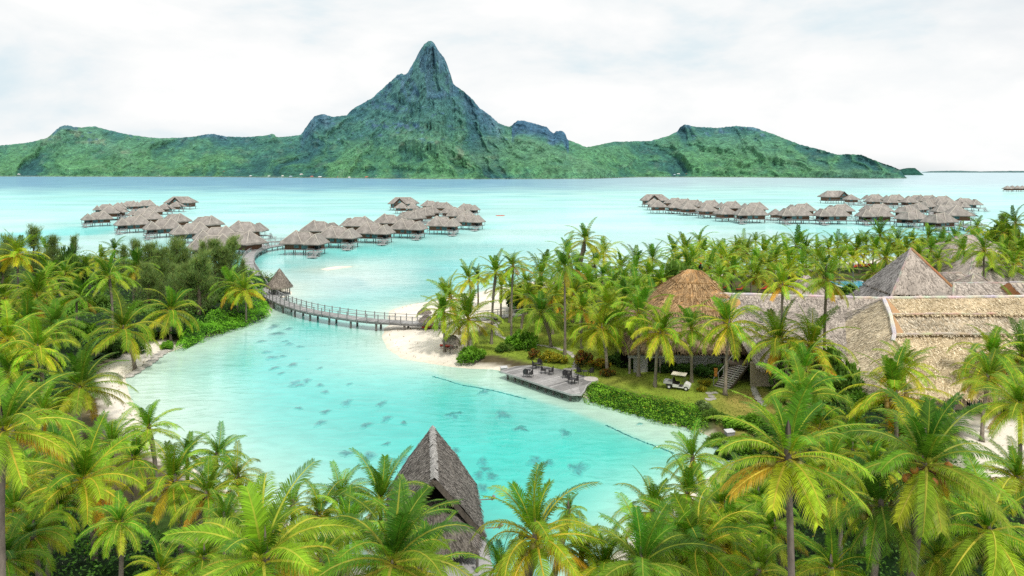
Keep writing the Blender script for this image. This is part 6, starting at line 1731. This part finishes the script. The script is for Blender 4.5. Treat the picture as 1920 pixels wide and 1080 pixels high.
skinned("clothing", J2, [(0, 1), (1, 2), (2, 3), (2, 4), (4, 5), (2, 6), (6, 7), (0, 8), (8, 9), (9, 10), (0, 11), (11, 12), (12, 13)], [.155, .155, .165, .09, .085, .065, .085, .065, .115, .09, .065, .115, .09, .065], M['navy'], rt)
k = MB(); k.lathe([(.115, .0), (.115, .05), (.09, .1), (.04, .125), (.005, .13)], (0, -.265, .965), 14); k.box(-.07, .07, -.46, -.36, .965, .98); k.build("cap", M['red'], rt)

# ================================================================== beach things
def parasol(px, py, z, label, tilt=0, s=1.0):
    p = at(px, py, z); rt = thing("thatched_parasol", label, "parasol", (p.x, p.y, gz(p.x, p.y) - .1), 0, "thatched parasols on the beach")
    rt.rotation_euler = (0, tilt, 0); rt.scale = (s, s, s)
    k = MB(); k.tube([(0, 0, 0), (0, 0, 2.7)], .07, 8); k.build("pole", M['pilewood'], rt)
    k = MB(); prof = [(.04, 3.15), (.6, 2.85), (1.25, 2.35), (1.5, 1.95), (1.4, 1.95), (.03, 2.8)]
    k.lathe(prof, n=20, col=(.27, .23, .2))
    for i in range(20):
        a0, a1 = 2 * PI * i / 20, 2 * PI * (i + 1) / 20
        P_ = lambda r_, z_, a: (r_ * math.cos(a), r_ * math.sin(a), z_)
        for (ra_, za), (rb_, zb) in zip(prof[1:4], prof[0:3]): tufts(k, P_(ra_, za, a0), P_(ra_, za, a1), P_(rb_, zb, a1), P_(rb_, zb, a0), 9, .4, .09, (.16, .135, .12), (.46, .4, .35), i, .06)
        fringe(k, P_(1.48, 2.0, a0), P_(1.48, 2.0, a1), 8, .35, (.36, .31, .26), i)
    k.build("canopy", M['thatch_big'], rt)
parasol(796, 603, .6, "grey thatched parasol behind the footbridge railing", 0, .85)
parasol(799, 622, .5, "grey thatched parasol in front of the footbridge over red loungers", 0, .85)
parasol(843, 660, .8, "tilted grey thatched parasol by the palm at the beach edge", .18, .95)
def lounger():
    rt = link("sun_lounger", None)
    k = MB()
    for y in (-.3, .3): k.beam((-.95, y, .28), (.95, y, .28), .06, .07)
    for x in (-.9, 0, .9): k.beam((x, -.3, .28), (x, .3, .28), .06, .05)
    k.build("frame", M['wicker'], rt)
    for x in (-.8, .8):
        for y in (-.28, .28): k = MB(); k.beam((x, y, 0), (x, y, .26), .06, .06); k.build("leg", M['wicker'], rt)
    k = MB(); k.box(-.95, .25, -.31, .31, .32, .42); k.build("cushion", M['red'], rt)
    k = MB(); k.add([(.25, -.31, .34), (.95, -.31, .82), (.90, -.31, .91), (.22, -.31, .44), (.25, .31, .34), (.95, .31, .82), (.90, .31, .91), (.22, .31, .44)], [(0, 1, 2, 3), (4, 7, 6, 5), (3, 2, 6, 7), (0, 4, 5, 1), (1, 5, 6, 2)]); k.build("back_cushion", M['red'], rt)
    return rt
LG = lounger()
lo = [(803, 619, 18, 'red cushioned lounger under the front parasol, nearer the water'), (811, 617, 18, 'red cushioned lounger under the front parasol, nearer the palms'),
      (838, 652, 10, 'red cushioned lounger below the tilted parasol, left one'), (845, 653.5, 12, 'red cushioned lounger below the tilted parasol, right one')]
lo += [(x, y, 30, f"red lounger on the far beach beyond the pool, {ORD[i + 1]} from the left") for i, (x, y) in enumerate([(1602, 505), (1609, 504), (1618, 503), (1626, 503), (1633, 502), (1645, 501)])]
lo += [(x, y, 15, f"red lounger between the far palms left of the pool, {ORD[i + 1]} from the left") for i, (x, y) in enumerate([(1357, 546), (1388, 547), (1432, 546)])]
for i, (px, py, rz, lab) in enumerate(lo):
    o = LG if i == 0 else copy_tree(LG); p = at(px, py, .7); o.location = (p.x, p.y, gz(p.x, p.y)); o.rotation_euler = (0, 0, math.radians(rz)); o.scale = (1.15,) * 3
    tag(o, lab, "lounger", "red sun loungers")

# swimming pool
p = at(1617, 541, .9); rt = thing("swimming_pool", "small bright blue swimming pool glimpsed left of the great pyramid", "pool", (p.x, p.y, .9), .1)
k = MB(); k.prism([(-4.6, -9.6), (5.6, -9.6), (5.6, 9.6), (-4.6, 9.6)], -.4, .28, (.75, .72, .66)); k.build("coping", M['paint'], rt)
k = MB(); k.box(-4, 5, -9, 9, .284, .30, (.06, .42, .60)); k.build("pool_water", M['coral'], rt)
# stone edging on the left beach, stepping stones on the lawn
rr = random.Random(12)
def rock_mesh(seed):
    q = random.Random(seed); k = MB(); n = 8
    pr = [(.02, -.45), (.7, -.4), (1, -.05), (.85, .3), (.45, .5), (.02, .55)]
    vs = []; fs = []
    for r_, z_ in pr:
        for i in range(n): a = 2 * PI * i / n; j = q.uniform(.75, 1.2); vs.append((r_ * j * math.cos(a), r_ * j * math.sin(a), z_ * q.uniform(.8, 1.2)))
    for i in range(len(pr) - 1):
        for m_ in range(n): fs.append((i * n + m_, i * n + (m_ + 1) % n, (i + 1) * n + (m_ + 1) % n, (i + 1) * n + m_))
    k.add(vs, fs); return mesh_only(k, "rock", M['stone'])
ROCKS = [rock_mesh(i) for i in range(4)]
def rock(p, s, flat, label, group, nm="rock", cat="stone"):
    o = link(nm, rr.choice(ROCKS)); o.location = p; o.scale = (s * rr.uniform(.8, 1.3), s * rr.uniform(.8, 1.2), s * flat); o.rotation_euler = (0, 0, rr.uniform(0, 6)); tag(o, label, cat, group)
line = smooth_line([at(x, y, .3) for x, y in [(242, 703), (262, 690), (285, 674), (303, 660), (318, 652)]], 18)
for i, p in enumerate(line):
    for q in range(2): rock((p.x + rr.uniform(-.5, .5), p.y + rr.uniform(-.5, .5), .15), rr.uniform(.22, .42), .8, "grey stone in the rough edging of the left beach", "edging stones of the left beach")
st = smooth_line([at(x, y, 1) for x, y in [(932, 604), (930, 618), (938, 630), (965, 640), (1000, 645), (1040, 651), (1070, 662), (1082, 678), (1068, 692)]], 7)
for p in st[::1]:
    rock((p.x + rr.uniform(-.15, .15), p.y, gz(p.x, p.y) + .03), rr.uniform(.34, .5), .12, "pale flat stepping stone curving across the lawn", "stepping stones across the lawn", "stepping_stone")
for x, y in [(1062, 688), (1067, 690), (1071, 688), (1068, 694), (1063, 693), (1074, 693)]:
    p = at(x, y, 1); rock((p.x, p.y, gz(p.x, p.y) + .05), .42, .14, "white flat stone where the lawn path meets the deck", "white stones at the deck step", "stepping_stone")
for x, y in [(1340, 735), (1334, 741), (1328, 746), (1322, 752), (1336, 745), (1330, 736)]:
    p = at(x, y, 1); rock((p.x, p.y, gz(p.x, p.y) + .03), .45, .14, "flat grey stone of the path at the stair foot", "path stones at the stair foot", "stepping_stone")
for i, p in enumerate(smooth_line([at(x, y, 1) for x, y in [(1413, 728), (1420, 745), (1432, 760)]], 6)): rock((p.x, p.y, 1.05), .4, .7, "dark stone in the low border at the right of the lawn", "border stones right of the lawn")
for x, y, s in [(1366, 832, .9), (1360, 826, .6), (1380, 836, .7)]: 
    p = at(x, y, .3); rock((p.x, p.y, .15), s, .7, "dark boulder at the mouth of the narrow channel", "boulders at the channel mouth", "boulder")

# ================================================================== submerged coral heads
CORAL = [(513, 613, 26), (541, 617, 20), (520, 626, 26), (500, 660, 18), (510, 671, 22), (530, 668, 14), (515, 690, 20), (549, 684, 22), (553, 718, 26), (575, 714, 20), (600, 722, 18), (562, 722, 18), (610, 735, 16),
         (650, 755, 24), (610, 772, 22), (600, 793, 22), (686, 797, 22), (715, 757, 20), (725, 785, 22), (560, 765, 16), (757, 793, 14), (650, 850, 26), (690, 857, 34), (845, 778, 24), (859, 775, 20), (853, 782, 16), (942, 778, 34), (950, 781, 20),
         (975, 803, 26), (983, 806, 14), (1060, 812, 26), (905, 866, 26), (910, 880, 20), (898, 890, 26), (922, 893, 30), (1003, 864, 36), (1028, 868, 24), (1085, 878, 40), (1072, 875, 20), (853, 846, 22), (905, 915, 26), (760, 862, 26),
         (543, 645, 16), (562, 650, 14), (490, 640, 18), (527, 700, 14), (535, 640, 12), (600, 690, 12), (655, 720, 12), (725, 832, 16), (908, 735, 22), (1200, 795, 14), (870, 905, 20)]
rr = random.Random(31)
cnt = {}
for i, (px, py, w) in enumerate(sorted(CORAL)):
    c = at(px, py, .03); R = w * c.y / FPX / 2; k = MB(); n = 26; rings = [0.0, .22, .4, .58, .74, .88, 1.0]
    ph = [rr.uniform(0, 6.28) for _ in range(4)]; vs = []; cs = []; fs = []
    wc = wcol(np.array([c.x]), np.array([c.y]))[0] * .97
    dk = wc * np.array([.16, .42, .47]) * rr.uniform(.8, 1.25) + np.array([.025, .02, .025])
    ell = rr.uniform(.75, 1.15)
    for f in rings:
        for q in range(n):
            a = 2 * PI * q / n
            j = 1 + .22 * math.sin(2 * a + ph[0]) + .16 * math.sin(3 * a + ph[1]) + .1 * math.sin(7 * a + ph[2]) + .07 * rr.uniform(-1, 1)
            vs.append((R * f * j * math.cos(a), R * f * j * math.sin(a) * ell * 1.55, .05 * (1 - f ** 2) + .012))
            t = .12 if f < .35 else .12 + .88 * ((f - .35) / .65) ** 1.1
            t = min(1, max(0, t + rr.uniform(-.14, .2) + .12 * math.sin(4 * a + ph[3])))
            cs.append(tuple(dk * (1 - t) * rr.uniform(.6, 1.5) + wc * t))
    for r_ in range(len(rings) - 1):
        for q in range(n): fs.append((r_ * n + q, (r_ + 1) * n + q, (r_ + 1) * n + (q + 1) % n, r_ * n + (q + 1) % n))
    k.add(vs, fs, cs); o = k.build("coral_head", M['coral'], smooth=True); o.location = (c.x, c.y, 0)
    reg = "under the footbridge side of the lagoon" if py < 665 else ("in the left open lagoon" if px < 740 and py < 810 else ("beside the steep pavilion" if px < 960 and py > 820 else ("in the lagoon before the palms at bottom left" if px < 740 else "in the teal water right of centre")))
    cnt[reg] = cnt.get(reg, 0) + 1
    tag(o, f"dark coral head {reg}, {ORD[cnt[reg]]} from the left", "coral head", "coral heads showing through the lagoon")
# weighted boundary lines on the lagoon floor
def rope(pts, label):
    k = MB(); L = smooth_line([at(x, y, .02) for x, y in pts], 14); q = random.Random(4)
    L = [p + Vector((q.uniform(-.08, .08), q.uniform(-.08, .08), q.uniform(-.01, .01))) for p in L]
    k.tube(L, [q.uniform(.03, .09) for _ in L], 6, [tuple(np.array([.04, .23, .22]) * q.uniform(.5, 1.5)) for _ in L]); o = k.build("boundary_rope", M['coral']); tag(o, label, "rope", "boundary ropes in the lagoon")
rope([(812, 706), (840, 714), (862, 721), (890, 726), (930, 734), (955, 740), (985, 748)], "dark boundary rope curving across the lagoon in front of the deck")
rope([(1136, 797), (1165, 811), (1200, 826), (1230, 837), (1262, 850)], "dark boundary rope in the shallows off the right hedge")
# red canoe out on the open lagoon
p = at(938, 405); rt = thing("canoe", "tiny red canoe alone on the open lagoon", "canoe", p, .1)
k = MB()
for i in range(12):
    pass
pts = [(-3, 0, .35), (-2.2, 0, .2), (-1, 0, .15), (1, 0, .15), (2.2, 0, .2), (3, 0, .35)]
k.tube(pts, [.05, .28, .38, .38, .28, .05], 8, (.55, .10, .06)); k.build("hull", M['paint'], rt)
k = MB(); k.tube([(-1.4, 1.1, .1), (1.4, 1.1, .1)], .1, 6, (.6, .5, .4)); k.beam((-.8, 0, .4), (-.8, 1.1, .15), .05, .05, (.6, .5, .4)); k.beam((.8, 0, .4), (.8, 1.1, .15), .05, .05, (.6, .5, .4)); k.build("outrigger", M['paint'], rt)

# ================================================================== hamlet along the mountain shore
rr = random.Random(8)
hs = [(35, 327), (119, 320), (150, 325), (160, 325), (205, 328), (300, 330), (418, 317), (420, 323), (470, 331), (505, 331), (530, 331), (545, 332), (565, 328), (585, 332), (600, 333), (635, 333), (655, 334), (690, 333), (698, 332), (708, 331), (716, 329),
      (722, 333), (735, 332), (770, 334), (806, 334), (945, 318), (955, 332), (975, 330), (1020, 328), (1040, 330), (1110, 322), (1125, 329), (1250, 331), (1265, 328), (1272, 327), (1288, 327), (1345, 327), (1358, 325), (1390, 327), (1430, 329), (1462, 319), (1500, 331)]
cols = [(.80, .80, .78), (.75, .72, .66), (.5, .14, .1), (.35, .45, .55), (.7, .7, .68)]
for i, (px, py) in enumerate(hs):
    sh = np.interp(px, pxs, Ysh); Y = float(sh) + 12 + max(0, (np.interp(px, pxs, shore) - py)) * 14
    b = atY(px, py + 1.0, Y)
    rt = thing("house", f"tiny pale house on the far mountain shore, {ORD[i + 1] if i < len(ORD) - 1 else 'last'} from the left", "house", (b.x, b.y, b.z), rr.uniform(-.5, .5), "houses along the far mountain shore")
    W = rr.uniform(4.5, 8.0) * (1.9 if px in (690, 735) else 1); Hh = rr.uniform(3.2, 5.2)
    c = rr.choice(cols)
    k = MB(); k.box(-W, W, -3.5, 3.5, -4, Hh, (.78, .77, .74)); k.build("wall", M['paint'], rt)
    k = MB(); hip(k, -W - .8, W + .8, -4.4, 4.4, Hh - .1, Hh + 2.8, -W * .6, W * .6, .3, col=c if px not in (690, 698, 716) else (.6, .16, .1), nu=2, nv=2, amp=0); k.build("roof", M['paint'], rt)

# ================================================================== camera, sky, sun
cam = bpy.data.cameras.new("camera"); co = bpy.data.objects.new("camera", cam); COL.objects.link(co)
co.location = (0, 0, CAM_H); co.rotation_euler = (PI / 2, 0, 0)
cam.sensor_width = 36; cam.lens = 36 * FPX / 1920; cam.shift_y = -(540 - HOR) / 1920
cam.clip_start = .5; cam.clip_end = 200000
sc.camera = co
sun_dir = Vector((.30, -.60, 1.05)).normalized()
el = math.asin(sun_dir.z); azr = math.atan2(sun_dir.x, sun_dir.y)
sl_ = bpy.data.lights.new("sun", 'SUN'); sl_.energy = 2.6; sl_.angle = math.radians(6); sl_.color = (1, .955, .87)
so = bpy.data.objects.new("sun", sl_); COL.objects.link(so); so.rotation_euler = sun_dir.to_track_quat('Z', 'Y').to_euler(); so.location = (0, 0, 300)
W_ = bpy.data.worlds.new("World"); sc.world = W_; W_.use_nodes = True
nt = W_.node_tree; N = nt.nodes; L = nt.links; N.clear()
out = N.new("ShaderNodeOutputWorld"); bg1 = N.new("ShaderNodeBackground"); bg2 = N.new("ShaderNodeBackground"); mx = N.new("ShaderNodeMixShader")
sky = N.new("ShaderNodeTexSky"); sky.sky_type = 'NISHITA'; sky.sun_disc = False; sky.sun_elevation = el; sky.sun_rotation = azr; sky.air_density = 1.0; sky.dust_density = 1.5
L.new(sky.outputs[0], bg1.inputs[0]); bg1.inputs[1].default_value = .11
tc = N.new("ShaderNodeTexCoord"); mp = N.new("ShaderNodeMapping"); mp.inputs["Scale"].default_value = (1, 1, 2.6); mp.inputs["Location"].default_value = (.35, .2, .1)
L.new(tc.outputs["Generated"], mp.inputs["Vector"])
n1 = N.new("ShaderNodeTexNoise"); n1.inputs["Scale"].default_value = 3.2; n1.inputs["Detail"].default_value = 9; n1.inputs["Roughness"].default_value = .55; n1.inputs["Distortion"].default_value = .25
n2 = N.new("ShaderNodeTexNoise"); n2.inputs["Scale"].default_value = 1.5; n2.inputs["Detail"].default_value = 7; n2.inputs["Roughness"].default_value = .55
for n in (n1, n2): L.new(mp.outputs[0], n.inputs["Vector"])
rp = N.new("ShaderNodeValToRGB"); e = rp.color_ramp.elements
e[0].position = .37; e[0].color = (.72, .83, .88, 1); e[1].position = .60; e[1].color = (1.0, .995, .985, 1)
m_ = e.new(.47); m_.color = (.885, .915, .925, 1)
L.new(n1.outputs["Fac"], rp.inputs[0]); L.new(rp.outputs[0], bg2.inputs[0]); bg2.inputs[1].default_value = 1.03
r2 = N.new("ShaderNodeMapRange"); r2.inputs["From Min"].default_value = .30; r2.inputs["From Max"].default_value = .46; r2.inputs["To Min"].default_value = .72; r2.inputs["To Max"].default_value = 1.0
L.new(n2.outputs["Fac"], r2.inputs["Value"])
L.new(r2.outputs[0], mx.inputs[0]); L.new(bg1.outputs[0], mx.inputs[1]); L.new(bg2.outputs[0], mx.inputs[2]); L.new(mx.outputs[0], out.inputs[0])
sc.render.engine = 'CYCLES'
sc.view_settings.view_transform = 'Standard'; sc.view_settings.look = 'None'; sc.view_settings.exposure = 0; sc.view_settings.gamma = 1
sc.cycles.max_bounces = 6; sc.cycles.diffuse_bounces = 3; sc.cycles.glossy_bounces = 2; sc.cycles.transmission_bounces = 3; sc.cycles.transparent_max_bounces = 4
sc.cycles.caustics_reflective = False; sc.cycles.caustics_refractive = False
try: sc.cycles.use_denoising = False; sc.cycles.denoiser = 'OPENIMAGEDENOISE'; sc.cycles.denoising_input_passes = 'RGB_ALBEDO_NORMAL'
except Exception: pass
